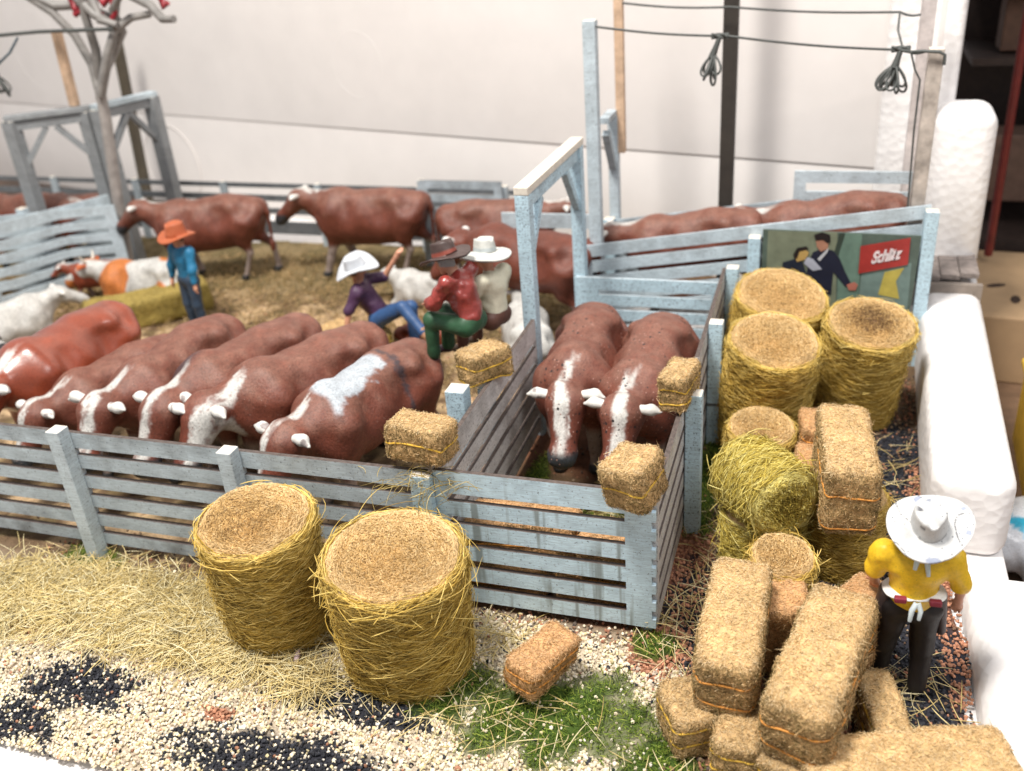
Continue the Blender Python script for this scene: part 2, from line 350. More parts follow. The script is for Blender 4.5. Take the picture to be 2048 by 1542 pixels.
GR_SQ = 'rectangular hay bales of the diorama'
def square_bale(x, y, z, size, rz, label, tilt=(0, 0), seed=0, mat=None, tw=None, bands=(.36, .72), fuzz=1.0):
    """size = (width, length, height); long side along local y; z is the underside"""
    rg = np.random.default_rng(seed+500); mat = mat or M_SQ; tw = tw or M_TWINE
    W, L, H = size
    t = thing('square_hay_bale', label, 'hay bale', (x, y, z), rz, GR_SQ); t.rotation_euler = (tilt[0], tilt[1], rz)
    n = 14; V = []; F = []
    rc = min(W, L, H)*.20
    hs = np.array([W/2, L/2, H/2]); faces = []
    for ax in range(3):
        for sg in (-1, 1):
            u, v_ = [(1, 2), (2, 0), (0, 1)][ax]
            a = np.linspace(-1, 1, n); A, B = np.meshgrid(a, a, indexing='ij')
            P = np.zeros((n, n, 3)); P[..., ax] = sg*hs[ax]; P[..., u] = A*hs[u]; P[..., v_] = B*hs[v_]
            i, j = np.meshgrid(np.arange(n-1), np.arange(n-1), indexing='ij')
            Fq = np.stack([i*n+j, (i+1)*n+j, (i+1)*n+j+1, i*n+j+1], -1).reshape(-1, 4)
            if sg < 0: Fq = Fq[:, ::-1]
            F.append(Fq+len(V)*n*n); V.append(P.reshape(-1, 3))
    P = np.concatenate(V); F = np.concatenate(F)
    def shape(P):
        inner = hs-rc; c = np.clip(P, -inner, inner); d = P-c; l = np.linalg.norm(d, axis=1)[:, None]
        nrm = np.where(l > 1e-6, d/np.maximum(l, 1e-6), 0); Q = c+nrm*rc
        nz_ = fbm(Q, 5, seed)*.030+fbm(Q, 16, seed+1)*.012
        # twine pinch
        zz = Q[:, 2]/H+.5
        pin = sum(np.exp(-((zz-b)/.05)**2) for b in bands)*.012
        side = (np.abs(nrm[:, 2]) < .7)
        Q = Q+nrm*(nz_-pin*side)[:, None]
        Q[:, 2] += .02*np.sin(Q[:, 1]*4+seed)
        return Q, nrm
    # weld duplicate border vertices
    key = np.round(P*1e4).astype(np.int64); _, idx, inv = np.unique(key, axis=0, return_index=True, return_inverse=True)
    P = P[idx]; F = inv.reshape(-1)[F]
    Q, nr = shape(P); Q[:, 2] += H/2
    parts = [(Q, F, .30+.2*rg.random(len(Q)))]
    # fuzz
    area_ = 2*(W*L+L*H+W*H); m = int(area_*6500*fuzz)
    pr = np.array([L*H, L*H, W*H, W*H, W*L, 0.25*W*L]); fi = rg.choice(6, m, p=pr/pr.sum())
    S = rg.uniform(-1, 1, (m, 3))*hs; ax = fi//2; sg = np.where(fi % 2 == 0, -1, 1); sg = np.where(fi == 4, 1, sg); sg = np.where(fi == 5, -1, sg)
    S[np.arange(m), ax] = sg*hs[ax]
    Q, nr = shape(S); Q[:, 2] += H/2
    d = rg.normal(0, 1, (m, 3)); d -= nr*(d*nr).sum(1)[:, None]; d /= np.linalg.norm(d, axis=1)[:, None]; d += nr*rg.uniform(-.1, .55, m)[:, None]
    ln = (rg.uniform(.012, .038, m)*np.where(rg.random(m) < .02, 2.6, 1))[:, None]; s = np.linspace(0, 1, 3)[None, :, None]
    PP = Q[:, None]+d[:, None]*ln[:, None]*s+nr[:, None]*.004
    sd_ = np.abs(nr[:, 2]) < .6+.12*fbm(Q, 14, seed, 2); parts.append(strands(PP, rg.uniform(.0015, .0030, m), np.clip(rg.normal(.68, .26, m)-.42*sd_-.13*(fbm(Q, 9, seed+8, 3) > .35), 0, 1)))  # side fibres tinted darker: olive flock, with top-light shade put into colour
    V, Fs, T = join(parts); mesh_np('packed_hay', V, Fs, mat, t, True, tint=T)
    for b in bands:
        k = 72; hx, hy = W/2+.012, L/2+.012; a = np.linspace(0, 2*np.pi, k)
        e = 5.0; ca, sa = np.cos(a), np.sin(a)
        X = hx*np.sign(ca)*np.abs(ca)**(2/e); Y = hy*np.sign(sa)*np.abs(sa)**(2/e)
        Q, nr = shape(np.stack([X, Y, np.full(k, (b-.5)*H)], -1)); 
        Q = Q+nr*.010; Q[:, 2] = (b)*H+.015*np.sin(a*3+seed+b*5)+.02*np.sin(Q[:, 1]*4+seed)
        mb = MB(); mb.tube(Q, .0095, 6, cap=False); mb.build('twine', tw, t, True)
    return t

# ------------------------------------------------------------------ implicit sculpting
def sd_caps(P, a, b, r0, r1, sy=1.0):
    a = np.array(a, float); b = np.array(b, float); Q = P.copy(); 
    if sy != 1.0: Q = Q.copy(); Q[:, 1] = (Q[:, 1]-a[1])/sy+a[1]; b = b.copy(); b[1] = (b[1]-a[1])/sy+a[1]
    ab = b-a; t = np.clip((Q-a)@ab/max(ab@ab, 1e-9), 0, 1)
    return np.linalg.norm(Q-(a+t[:, None]*ab), axis=1)-(r0+(r1-r0)*t)
def surf(prims, vox, k=.05, pad=.08, disp=None):
    """smooth union of tapered capsules -> quad mesh by surface nets. prim=(a,b,r0,r1[,sy[,kk]])"""
    pts = np.array([p[0] for p in prims]+[p[1] for p in prims], float); rm = max(max(p[2], p[3]) for p in prims)
    lo = np.array([min(min(p[0][i]-p[2], p[1][i]-p[3]) for p in prims) for i in range(3)])-pad
    hi = np.array([max(max(p[0][i]+p[2], p[1][i]+p[3]) for p in prims) for i in range(3)])+pad
    n = np.ceil((hi-lo)/vox).astype(int)+1
    g = np.stack(np.meshgrid(*[lo[i]+vox*np.arange(n[i]) for i in range(3)], indexing='ij'), -1); G = g.reshape(-1, 3)
    D = None
    for p in prims:
        d = sd_caps(G, p[0], p[1], p[2], p[3], p[4] if len(p) > 4 else 1.0); kk = p[5] if len(p) > 5 else k
        if D is None: D = d
        else:
            h = np.maximum(kk-np.abs(D-d), 0)/kk; D = np.minimum(D, d)-h*h*kk*.25
    if disp is not None: D = D+disp(G)
    D = D.reshape(n); 
    sgn = D < 0
    cn = n-1; acc = np.zeros((*cn, 3)); cnt = np.zeros(cn)
    base = g[:-1, :-1, :-1]
    for ax in range(3):
        o1, o2 = [i for i in range(3) if i != ax]
        for d1 in (0, 1):
            for d2 in (0, 1):
                sl0 = [None]*3; sl1 = [None]*3
                for o, dd in ((o1, d1), (o2, d2)): sl0[o] = sl1[o] = slice(dd, n[o]-1+dd)
                sl0[ax] = slice(0, n[ax]-1); sl1[ax] = slice(1, n[ax])
                A = D[tuple(sl0)]; B = D[tuple(sl1)]; m = (A < 0) != (B < 0)
                t = np.where(m, A/np.where(m, A-B, 1), 0)
                off = np.zeros((*cn, 3)); off[..., ax] = t*vox; off[..., o1] = d1*vox; off[..., o2] = d2*vox
                acc += off*m[..., None]; cnt += m
    act = cnt > 0; idx = -np.ones(cn, int); idx[act] = np.arange(act.sum())
    V = base[act]+acc[act]/cnt[act][:, None]
    F = []
    for ax in range(3):
        o1, o2 = [(1, 2), (2, 0), (0, 1)][ax]
        sl0 = [slice(1, n[i]-1) for i in range(3)]; sl1 = list(sl0); sl0[ax] = slice(0, n[ax]-1); sl1[ax] = slice(1, n[ax])
        A = sgn[tuple(sl0)]; B = sgn[tuple(sl1)]; loc = np.argwhere(A != B); fl = A[tuple(loc.T)]
        c = loc.copy()
        for i in range(3):
            if i != ax: c[:, i] += 1
        def cell(d1, d2):
            q = c.copy(); q[:, o1] -= d1; q[:, o2] -= d2; return idx[q[:, 0], q[:, 1], q[:, 2]]
        q = np.stack([cell(1, 1), cell(0, 1), cell(0, 0), cell(1, 0)], -1)
        q[~fl] = q[~fl][:, ::-1]; F.append(q)
    return V, np.concatenate(F)

# ------------------------------------------------------------------ cattle
BROWN = np.array([.175, .047, .027]); RED = np.array([.27, .055, .025]); DUSTY = np.array([.265, .125, .088]); WHITE = np.array([.68, .66, .62]); MUZ = np.array([.035, .04, .045])
def cow_prims(pose):
    hs_ = 1.28 if pose == 'low' else 1.1; hx, hz, mx, mz = dict(low=(1.02, 1.17, 1.36, .72), mid=(1.10, 1.28, 1.52, 1.02), walk=(1.08, 1.34, 1.46, 1.02), lying=(1.05, 1.30, 1.48, 1.05))[pose]
    lie = pose == 'lying'
    p = [((-.62, 0, 1.06), (.50, 0, 1.02), .335, .35, 1.05, .12), ((-.45, 0, .93), (.25, 0, .90), .30, .30, 1.12, .12),
         ((-.95, 0, 1.30), (-.45, 0, 1.34), .12, .11, 1.6, .16), ((-.45, 0, 1.34), (.45, 0, 1.36), .08, .10, 1.6, .16),
         ((-.60, .19, 1.29), (-.60, -.19, 1.29), .115, .115, 1, .07), ((-.98, .13, 1.20), (-.98, -.13, 1.20), .12, .12, 1, .12),
         ((.45, .19, 1.12), (.52, .20, .85), .19, .15, 1, .1), ((.45, -.19, 1.12), (.52, -.20, .85), .19, .15, 1, .1),
         ((.45, 0, 1.12), (hx-.1, 0, hz-.02), .27, .165, .85, .15), ((.55, 0, .98), (hx-.12, 0, hz-.16), .20, .10, .7, .12),
         ((hx-.02, 0, hz), (hx+.08*(mx-hx)*2, 0, hz-.02), .145*hs_, .14*hs_, 1.0, .08),
         ((hx+.02, 0, hz-.02), (mx, 0, mz), .150*hs_, .092*hs_, .95, .05), ((mx-.03, 0, mz+.02), (mx+.02, 0, mz-.03), .102*hs_, .090*hs_, 1.1, .04),
         ((hx+.08, .105, hz-.10), (hx+.10, .105, hz-.12), .045, .045, 1, .04), ((hx+.08, -.105, hz-.10), (hx+.10, -.105, hz-.12), .045, .045, 1, .04),
         ((-1.08, 0, 1.30), (-1.13, 0, 1.12), .05, .04, 1, .05), ((-1.13, 0, 1.12), (-1.12, 0, .62), .035, .03, 1, .02), ((-1.12, 0, .62), (-1.11, 0, .48), .05, .03, 1, .02)]
    if pose in ('walk', 'mid'): p += [((-.60, 0, .84), (.42, 0, .80), .27, .29, 1.05, .12), ((.5, .0, .86), (.62, 0, .92), .22, .18, 1, .1)]
    st = {'low': (0, 0, 0, 0), 'mid': (.05, -.05, .0, .06), 'walk': (.22, -.16, .20, -.22), 'lying': (0, 0, 0, 0)}[pose]
    for i, sy in enumerate((1, -1)):
        y = .19*sy
        if lie:
            p += [((-.75, y*1.2, .95), (-.45, y*1.75, .72), .22, .12, 1, .1), ((-.45, y*1.75, .70), (-.80, y*1.8, .66), .085, .055, 1, .05), ((.5, y*1.1, .85), (.75, y*1.5, .68), .14, .085, 1, .08), ((.75, y*1.5, .67), (.42, y*1.5, .66), .07, .05, 1, .04)]
            continue
        a = st[i]; b = st[2+i]
        p += [((-.80, y, 1.05), (-.72+b*.3, y*1.05, .72), .235, .125, .9, .1), ((-.72+b*.3, y*1.05, .72), (-.90+b*.7, y*.95, .50), .10, .068, 1, .06),
              ((-.90+b*.7, y*.95, .50), (-.84+b*1.1, y*.95, .12), .062, .052, 1, .03), ((-.84+b*1.1, y*.95, .10), (-.80+b*1.1, y*.95, .045), .062, .075, 1, .02),
              ((.50, y, .90), (.52+a*.4, y*.95, .48), .135, .078, 1, .08), ((.52+a*.4, y*.95, .48), (.50+a, y*.95, .12), .070, .050, 1, .03), ((.50+a, y*.95, .10), (.53+a, y*.95, .045), .060, .072, 1, .02)]
    return p, (hx, hz, mx, mz)
CACHE = {}
def cow_mesh(pose, vox=.028):
    if pose not in CACHE:
        p, hd = cow_prims(pose)
        def dsp(G):
            d = .012*vnoise(G, 6, 3)+.018*vnoise(G, 2.6, 5)
            ay = np.abs(G[:, 1])
            for (x, y, z, r, a) in ((-.38, .33, 1.16, .17, .085), (.20, .33, 1.18, .14, .060), (-.80, .30, 1.22, .11, .05), (.72, .22, 1.10, .12, .03), (.10, .0, 1.46, .14, .025)):
                d = d+a*np.exp(-((G[:, 0]-x)**2+(ay-y)**2+(G[:, 2]-z)**2)/r**2)
            return d
        V, F = surf(p, vox, .08, disp=dsp)
        if pose == 'lying': V = V-[0, 0, .60]; hd = (hd[0], hd[1]-.6, hd[2], hd[3]-.6)
        CACHE[pose] = (V, F, hd)
    return CACHE[pose]
def cow_color(V, hd, kind, seed):
    hx, hz, mx, mz = hd; n = fbm(V, 3, seed, 3); n2 = fbm(V, 10, seed+9, 3); n4 = fbm(V*[1, 6, 1], 8, seed+4, 2)
    x, y, z = V.T; top = z.max()
    c = np.tile(BROWN if kind != 'red' else RED, (len(V), 1))*(1+.25*n[:, None])
    def over(c, m, col): m = np.clip(m, 0, 1)[:, None]; return c*(1-m)+np.asarray(col)*m
    if kind == 'plain': pass
    elif kind in ('orange', 'white', 'blackpatch'):
        c = np.tile(WHITE*.95, (len(V), 1))
        if kind == 'orange': c = over(c, smooth(.02, .10, fbm(V+[.35, 0, 0], 1.7, seed, 2)), (.62, .20, .05))
        if kind == 'blackpatch': c = over(c, smooth(.05, .12, fbm(V, 1.6, seed, 2)), (.03, .03, .035))
    else:
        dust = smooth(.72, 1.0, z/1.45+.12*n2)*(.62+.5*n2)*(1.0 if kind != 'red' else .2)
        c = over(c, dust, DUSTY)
        # white blaze: along the neck crest and down the face, brushed
        yy = np.abs(y+.03*np.sin(x*6+seed)); neck = smooth(.50, .70, x+.12*n4)*smooth(.075, .035, yy-.04*n4-.03*n2)*smooth(hz-.45, hz-.25, z)
        c = over(c, neck*np.where(n2+n4*.6 > -.35, .92, .25), WHITE)
        face = smooth(hx-.12, hx+.02, x)*smooth(.085, .05, yy-.05*n4)
        c = over(c, face*np.where(n4+.5*n2 > (.12 if kind == 'brushed' else -.12), .9, .25), WHITE)
        if kind == 'patch':   # flaked pale blue-grey repair on the shoulder
            m = smooth(.50, .44, np.abs(x-.12+.1*n))*smooth(.24, .19, np.abs(y-.02-.25*(x-.1)+.10*n2)); c = over(c, m*(z > 1.1), (.50, .54, .58))
            e = smooth(.03, .0, np.abs(np.abs(x+.42+.10*n2)-.015))*(z > .9); c = over(c, e*.9, (.06, .05, .06))
        if seed == 4: c = over(c, smooth(.30, .12, np.sqrt((x-.55)**2+(y+.22)**2)+.1*n)*.8*(z > .8), (.05, .035, .045))
        c = over(c, smooth(mx-.17, mx-.08, x)*smooth(mz+.10, mz+.03, z)*(x > hx), MUZ)
    if z.min() > -.1 and kind not in ('orange', 'white', 'blackpatch'):
        c = over(c, smooth(.62, .50, z+.08*n)*(np.abs(y) > .05)*(x < .9)*.75, (.42, .36, .32)); c = over(c, smooth(.13, .10, z)*(x < .9), MUZ)
    if hd[1] > 1 : pass
    return np.clip(c, .01, .9)
COWG = 'brown and white cattle of the diorama'
def cow(x, y, rz, label, pose='low', kind='brown', seed=0, sc=1.0, z=0.0, mat=None, group=COWG, pitch=0.0, ears=True, cat='cow', name='cow', horn=False, wy=1.0):
    V, F, hd = cow_mesh(pose); V = V*[1, wy*(1.15 if pose == 'low' else 1.05), 1]
    # individual variety
    rg = np.random.default_rng(seed+50)
    Vv = V*np.array([1, rg.uniform(.96, 1.04), 1]); Vv[:, 1] += .05*rg.normal()*smooth(.3, 1.2, Vv[:, 0])+.03*rg.normal()*np.sin(Vv[:, 0]*2); Vv[:, 2] += .02*rg.normal()*np.sin(Vv[:, 0]*3)*smooth(.4, .8, Vv[:, 2])
    yo = .0
    t = thing(name, label, cat, (x, y, z), rz, group); t.rotation_euler = (0, pitch, rz); t.scale = (sc,)*3
    m = mat or M_COW
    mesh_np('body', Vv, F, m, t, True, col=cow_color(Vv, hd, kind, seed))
    hx, hz = hd[0], hd[1]
    hy = float(np.interp(0, [0], [0]))+Vv[(Vv[:, 0] > hx-.05) & (Vv[:, 0] < hx+.1), 1].mean()
    if ears:
        for sg in (1, -1):
            r = np.random.default_rng(seed*3+sg+5); E_, Fe = surf([((0, 0, 0), (.02, sg*.16, .03+.02*r.normal()), .042, .055), ((.02, sg*.16, .03), (.03, sg*.24, .01), .05, .018)], .014, .03)
            E_ = E_*([1.1, 1.15, .95] if pose == 'low' else [1, 1, .8])+[hx-.0, hy+sg*.11, hz+.055]
            n_ = fbm(E_, 9, seed+sg, 2)
            cc = np.where((n_ > .45)[:, None], np.array([.30, .26, .25]), WHITE*1.02) if kind != 'orange' else np.tile((.55, .14, .05), (len(E_), 1))
            mesh_np('ear', E_, Fe, M_SKIN, t, True, col=cc)
    if horn:
        for sg in (1, -1):
            mb = MB(); mb.tube([(hx-.02, hy+sg*.08, hz+.1), (hx-.01, hy+sg*.16, hz+.18), (hx+.02, hy+sg*.20, hz+.27)], [.035, .025, .008], 8); mb.build('horn', M_CREAM, t, True)
    return t
def cow_px(rump, poll, label='', **k):
    """rump and poll measured points of the photo (back height 1.42 m, poll height by pose)"""
    pose = k.get('pose', 'low'); V, F, hd = cow_mesh(pose); zo = k.get('z', 0)
    a = at(*rump, 1.40+zo); b = at(*poll, hd[1]+.1+zo); d = b-a; d.z = 0
    h = math.atan2(d.y, d.x); sc = k.pop('sc', None) or min(1.1, max(.9, d.length/2.0))
    o = a+d.normalized()*1.0*sc
    return cow(o.x, o.y, h, label, sc=sc, **k)

# ------------------------------------------------------------------ people
SKINC = np.array([.62, .30, .19])
def person(name_label, cat_group, loc, rz, J, cols, hat, scale=1.0, extra=None, seed=0, vox=.016):
    """J: joints in local metres, facing +y. One continuous body; clothes and hat are children."""
    t = thing('person', name_label, 'person', loc, rz, cat_group); t.scale = (scale,)*3
    P = {k: np.array(v, float) for k, v in J.items()}
    def seg(a, b, r0, r1, sy=1, k=.03): return (P[a], P[b], r0, r1, sy, k)
    body = [seg('pelvis', 'chest', .125, .135, .8, .06), seg('chest', 'neck', .12, .06, .9, .05), seg('neck', 'head', .055, .055, 1, .02),
            (P['head'], P['head']+[0, .015, .07], .088, .092, 1.1, .03), (P['head']+P['face']*.03-[0, 0, .03], P['head']+P['face']*.045-[0, 0, .075], .065, .04, 1, .03),
            (P['head']+P['face']*.09+[0, 0, .03], P['head']+P['face']*.115-[0, 0, .005], .012, .019, 1, .015)]
    side = np.cross(P['face'], [0, 0, 1.]); side /= np.linalg.norm(side)
    for sg in (1, -1):
        body.append((P['head']+side*sg*.092+[0, 0, .0], P['head']+side*sg*.098+[0, 0, .04], .016, .022, 1, .01))
    for s in 'LR':
        body += [seg('sh'+s, 'el'+s, .058, .046), seg('el'+s, 'wr'+s, .044, .030), seg('chest', 'sh'+s, .10, .065, .8, .05),
                 seg('hip'+s, 'kn'+s, .088, .062), seg('kn'+s, 'an'+s, .060, .040), seg('an'+s, 'to'+s, .042, .036), seg('pelvis', 'hip'+s, .11, .09, .9, .05)]
        d = P['wr'+s]-P['el'+s]; d /= np.linalg.norm(d); u = np.cross(d, [0.3, .2, 1.]); u /= np.linalg.norm(u); v2 = np.cross(d, u)
        w0 = P['wr'+s]; body.append((w0, w0+d*.07, .030, .036, 1, .02))
        for i in range(4):
            o = w0+d*.085+u*(i-1.5)*.021; L = (.05, .062, .058, .045)[i]
            body += [(o, o+d*L*.6+v2*.008, .0125, .011, 1, .008), (o+d*L*.6+v2*.008, o+d*L+v2*.028, .011, .009, 1, .006)]
        body += [(w0+d*.025-u*.026, w0+d*.075-u*.062+v2*.01, .014, .011, 1, .01)]
    V, F = surf(body, .0125, .03, disp=lambda G: .003*vnoise(G, 14, seed))
    c = np.tile(SKINC*.95, (len(V), 1))*(1+.12*fbm(V, 8, seed)[:, None])
    fc = P['head']+P['face']*.10
    for sg in (1, -1):
        e = fc+side*sg*.035+np.array([0, 0, .035]); c[np.linalg.norm(V-e, axis=1) < .018] = (.05, .03, .03)
    mth = fc+np.array([0, 0, -.045]); q = V-mth; c[(np.abs(q@side) < .028) & (np.abs(q[:, 2]) < .008) & (q@P['face'] > -.04)] = (.35, .08, .06)
    hr = ((V-P['head'])@P['face'] < .02) & ((V-P['head'])[:, 2] > -.02) & (np.linalg.norm(V-P['head'], axis=1) < .2); c[hr] = cols.get('hair', (.10, .05, .03))
    mesh_np('body', V, F, M_SKIN, t, True, col=c)
    def garment(nm, prims, col, k=.04, fold=.008, m=M_SKIN, fn=None, vx=vox):
        V, F = surf(prims, vx, k, disp=lambda G: fold*vnoise(G, 9, seed+2)+fold*.5*vnoise(G, 22, seed+3))
        n_ = fbm(V, 6, seed+4); c = np.tile(col, (len(V), 1))*(1+.35*n_[:, None]*cols.get('var', .5))
        if fn: c = fn(V, c)
        return mesh_np(nm, V, F, m, t, True, col=np.clip(c, .005, .95))
    g = []
    for s in 'LR':
        sl = cols.get('sleeve', .95); e = P['sh'+s]+(P['el'+s]-P['sh'+s])*min(1, sl)
        g += [(P['sh'+s], e, .080, .074, 1, .05), (P['chest'], P['sh'+s], .13, .082, .85, .06)]
        if sl > 1: g.append((P['el'+s], P['el'+s]+(P['wr'+s]-P['el'+s])*(sl-1), .068, .050, 1, .03))
    bk = cols.get('bulk', 1.0); g = [(a_, b_, r0_*bk, r1_*bk, *q_) for (a_, b_, r0_, r1_, *q_) in g]
    g += [(P['pelvis']+[0, 0, .06], P['chest'], .155*bk, .165*bk, .82, .07), (P['chest'], P['neck']-[0, 0, .03], .14, .07, .9, .05)]
    garment('shirt', g, cols['shirt'], m=cols.get('shirtmat', M_SKIN), fold=cols.get('fold', .013))
    g = []
    for s in 'LR':
        g += [(P['pelvis'], P['hip'+s], .135, .118, .9, .06), (P['hip'+s], P['kn'+s], .115, .086, 1, .03), (P['kn'+s], P['an'+s]+[0, 0, .02], .082, .068, 1, .03)]
    garment('trousers', g, cols['pants'], fold=.006)
    for s in 'LR':
        garment('boot', [(P['an'+s]+[0, 0, .03], P['an'+s], .062, .055, 1, .02), (P['an'+s]-[0, 0, .015], P['to'+s], .050, .044, 1, .02)], cols.get('boots', (.06, .04, .03)), fold=.002)
    # hat: brim sheet with thickness + dented crown, turned with the head
    na, nr = 120, 22; a = np.linspace(0, 2*np.pi, na, endpoint=False)
    prof = []
    br, cr_, ch = hat['brim'], hat['crown'], hat['h']
    for q in np.linspace(0, 1, 24): prof.append((cr_+(br-cr_)*(1-q), .0))
    for q in np.linspace(0.12, 1, 7): prof.append((cr_*(1-.18*q), ch*q))
    for q in np.linspace(.75, .06, 5): prof.append((cr_*.82*q, ch*(1.0+.02)))
    prof = np.array(prof); npf = len(prof)
    A, I = np.meshgrid(a, np.arange(npf), indexing='ij'); r = prof[I, 0]; z = prof[I, 1].copy()
    out = np.clip((r-cr_)/(br-cr_), 0, 1)*(I < 24)
    z = z+hat.get('curl', .03)*out**1.5*np.cos(2*A)+hat.get('droop', -.01)*out
    r = r*(1+.03*np.sin(A*3+seed)+.04*out*np.sin(A*2+1))
    dent = hat.get('dent', .03); z = z-dent*np.exp(-(np.cos(A)*r/.035)**2)*(I > 29)
    sq = 1+.22*np.abs(np.sin(A))
    X = r*np.cos(A); Y = r*np.sin(A)*np.where(I >= 23, 1.15, 1.0)
    Vt = np.stack([X, Y, z], -1).reshape(-1, 3); Vt += .004*np.stack([vnoise(Vt, 16, seed+i) for i in range(3)], -1)
    i, j = np.meshgrid(np.arange(na), np.arange(npf-1), indexing='ij'); i2 = (i+1) % na
    Ft = np.stack([i*npf+j, i2*npf+j, i2*npf+j+1, i*npf+j+1], -1).reshape(-1, 4)
    Vb = Vt.copy(); Vb[:, 2] -= .020; rr = np.linalg.norm(Vb[:, :2], axis=1)[:, None]; Vb[:, :2] *= np.where(rr > cr_*1.05, .985, .93)
    nV = len(Vt); Fb = Ft[:, ::-1]+nV
    i = np.arange(na); i2 = (i+1) % na
    Fr = np.stack([i2*npf, i*npf, i*npf+nV, i2*npf+nV], -1)
    Vv = np.vstack([Vt, Vb, [[0, 0, ch*1.02-dent*.9]]]); Fcap = np.stack([i*npf+npf-1, i2*npf+npf-1, np.full(na, 2*nV)], -1)
    hc = np.tile(hat['col'], (len(Vv), 1))*(1+.12*fbm(Vv, 9, seed)[:, None])
    if 'band' in hat: bz = (Vv[:, 2] > .012) & (Vv[:, 2] < .05) & (np.linalg.norm(Vv[:, :2], axis=1) < cr_*1.25); hc[bz] = hat['band']
    if hat.get('chip'): 
        nn = fbm(Vv, 7, 4, 3); hc[(nn > .36)] = (.30, .33, .42); cr2 = fbm(Vv, 5, 14, 2); hc[np.abs(cr2) < .018] = (.12, .12, .13)
    ho = mesh_np('hat', Vv, [Ft, Fb, Fr, Fcap], hat.get('mat', M_SKIN), t, True, col=np.clip(hc, .01, .92))
    ho.location = P['head']+np.array([0, 0, hat.get('up', .085)])+np.array(hat.get('off', (0, 0, 0))); ho.rotation_euler = hat.get('rot', (0, 0, 0))
    if extra: extra(t, P, garment)
    return t

# ------------------------------------------------------------------ setting: ground of the tray
def spots(lst, P, soft=.35, seed=1):
    """lst of (x, y, rx, ry): 0..1 mask with ragged edges"""
    m = np.zeros(len(P)); n = fbm(P, 3.2, seed, 3)+.5*fbm(P, 9, seed+5, 2)
    for (x, y, rx, ry) in lst:
        d = np.sqrt(((P[:, 0]-x)/rx)**2+((P[:, 1]-y)/ry)**2); m = np.maximum(m, smooth(1+soft, 1-soft, d+.55*n))
    return m
BLACKS = [(*at(165, 1372).xy, .58, .30), (*at(15, 1435).xy, .46, .25), (*at(640, 1385).xy, .50, .22), (*at(745, 1420).xy, .46, .2), (*at(585, 1528).xy, 1.0, .27), (*at(800, 1445).xy, .3, .12),
          (.25, .5, .22, .6), (.35, -.1, .2, .3), (1.9, 3.2, .7, 1.1), (2.3, .3, .35, 1.0), (1.6, .6, .5, .5), (2.2, -.45, .4, .5), (1.95, 1.9, .6, .9)]
TERRA = [(.15, .9, .22, .8), (.1, -.15, .25, .35), (2.45, 1.4, .16, .9), (2.45, 2.8, .25, .5), (2.5, .1, .12, .6), (-3.4, -1.75, .16, .08), (1.2, -1.0, .5, .5), (1.2, .2, .4, .4), (2.3, 2.2, .2, .4), (-5.9, -1.2, .4, .12)]
GREENS = [(*at(1085, 1432).xy, .92, .48), (.0, -.12, .22, .16), (.18, 2.6, .22, .9), (.14, 1.75, .2, .35), (-5.95, -.15, .35, .2), (-3.6, -.2, .5, .15), (-1.75, 2.1, .15, .8), (-.9, 1.2, .35, .7), (.3, -1.6, .35, .6)]
def zone(P):
    n = fbm(P, 2.5, 21, 3); n2 = fbm(P, 9, 31, 2)
    pen = (P[:, 1] > 0) & (P[:, 0] < -2.0)
    cream = np.clip((P[:, 1] < .0)*(P[:, 0] < .35)*1.0, 0, 1)*smooth(.75, .2, P[:, 0]+.25*n)
    cream *= np.where(P[:, 0] > -2.6, smooth(.12, -.30, P[:, 1]+.12*n), smooth(.02, -.75, P[:, 1]+.12*n))
    cream = np.maximum(cream, spots([(1.9, -1.35, .8, .35), (2.3, -1.9, .6, .4), (1.0, -1.9, 1., .3)], P, seed=8))
    bl = spots(BLACKS, P, seed=2); te = spots(TERRA, P, seed=4); gr = spots(GREENS, P, seed=6)
    return cream, bl, te, gr, pen, n, n2
xs = np.arange(-17.5, 2.62, .055); ys = np.arange(-2.62, 11.0, .055)
def front_edge(x): return -2.40-.035*(x+3.9)-.06*np.sin(x*1.3)*0
X_, Y_ = np.meshgrid(xs, ys, indexing='ij'); GP = np.stack([X_, Y_, 0*X_], -1).reshape(-1, 3)
cream, bl, te, gr, pen, n, n2 = zone(GP)
def mixa(c, m, col): return c*(1-m[:, None])+np.array(col)*m[:, None]
gc = np.tile(np.array([.16, .10, .055]), (len(GP), 1))
gc = mixa(gc, pen*smooth(.0, .5, n+.5*n2+.2), (.66, .46, .27)); gc = mixa(gc, pen*smooth(.1, .5, n2-n+.1)*.5, (.26, .20, .09))
gc = mixa(gc, pen*smooth(6.6, 7.6, GP[:, 1]+.4*n)*.75, (.20, .155, .07))
gc = mixa(gc, ((GP[:, 0] > -2) & (GP[:, 0] < 0) & (GP[:, 1] > 0))*smooth(-.3, .2, n)*1.0, (.20, .085, .045))
gc = mixa(gc, cream, (.60, .50, .37)); gc = mixa(gc, te, (.40, .16, .09)); gc = mixa(gc, bl, (.035, .035, .045)); gc = mixa(gc, gr, (.07, .12, .02))
GP[:, 2] = .03*fbm(GP, 1.3, 5, 2)+.012*n2
GP[:, 0] = np.where(GP[:, 0] > 2.5, 2.56+.04*np.sin(GP[:, 1]*5), GP[:, 0])
ny = len(ys); i, j = np.meshgrid(np.arange(len(xs)-1), np.arange(ny-1), indexing='ij')
Fg = np.stack([i*ny+j, (i+1)*ny+j, (i+1)*ny+j+1, i*ny+j+1], -1).reshape(-1, 4)
cen = GP[Fg].mean(1)
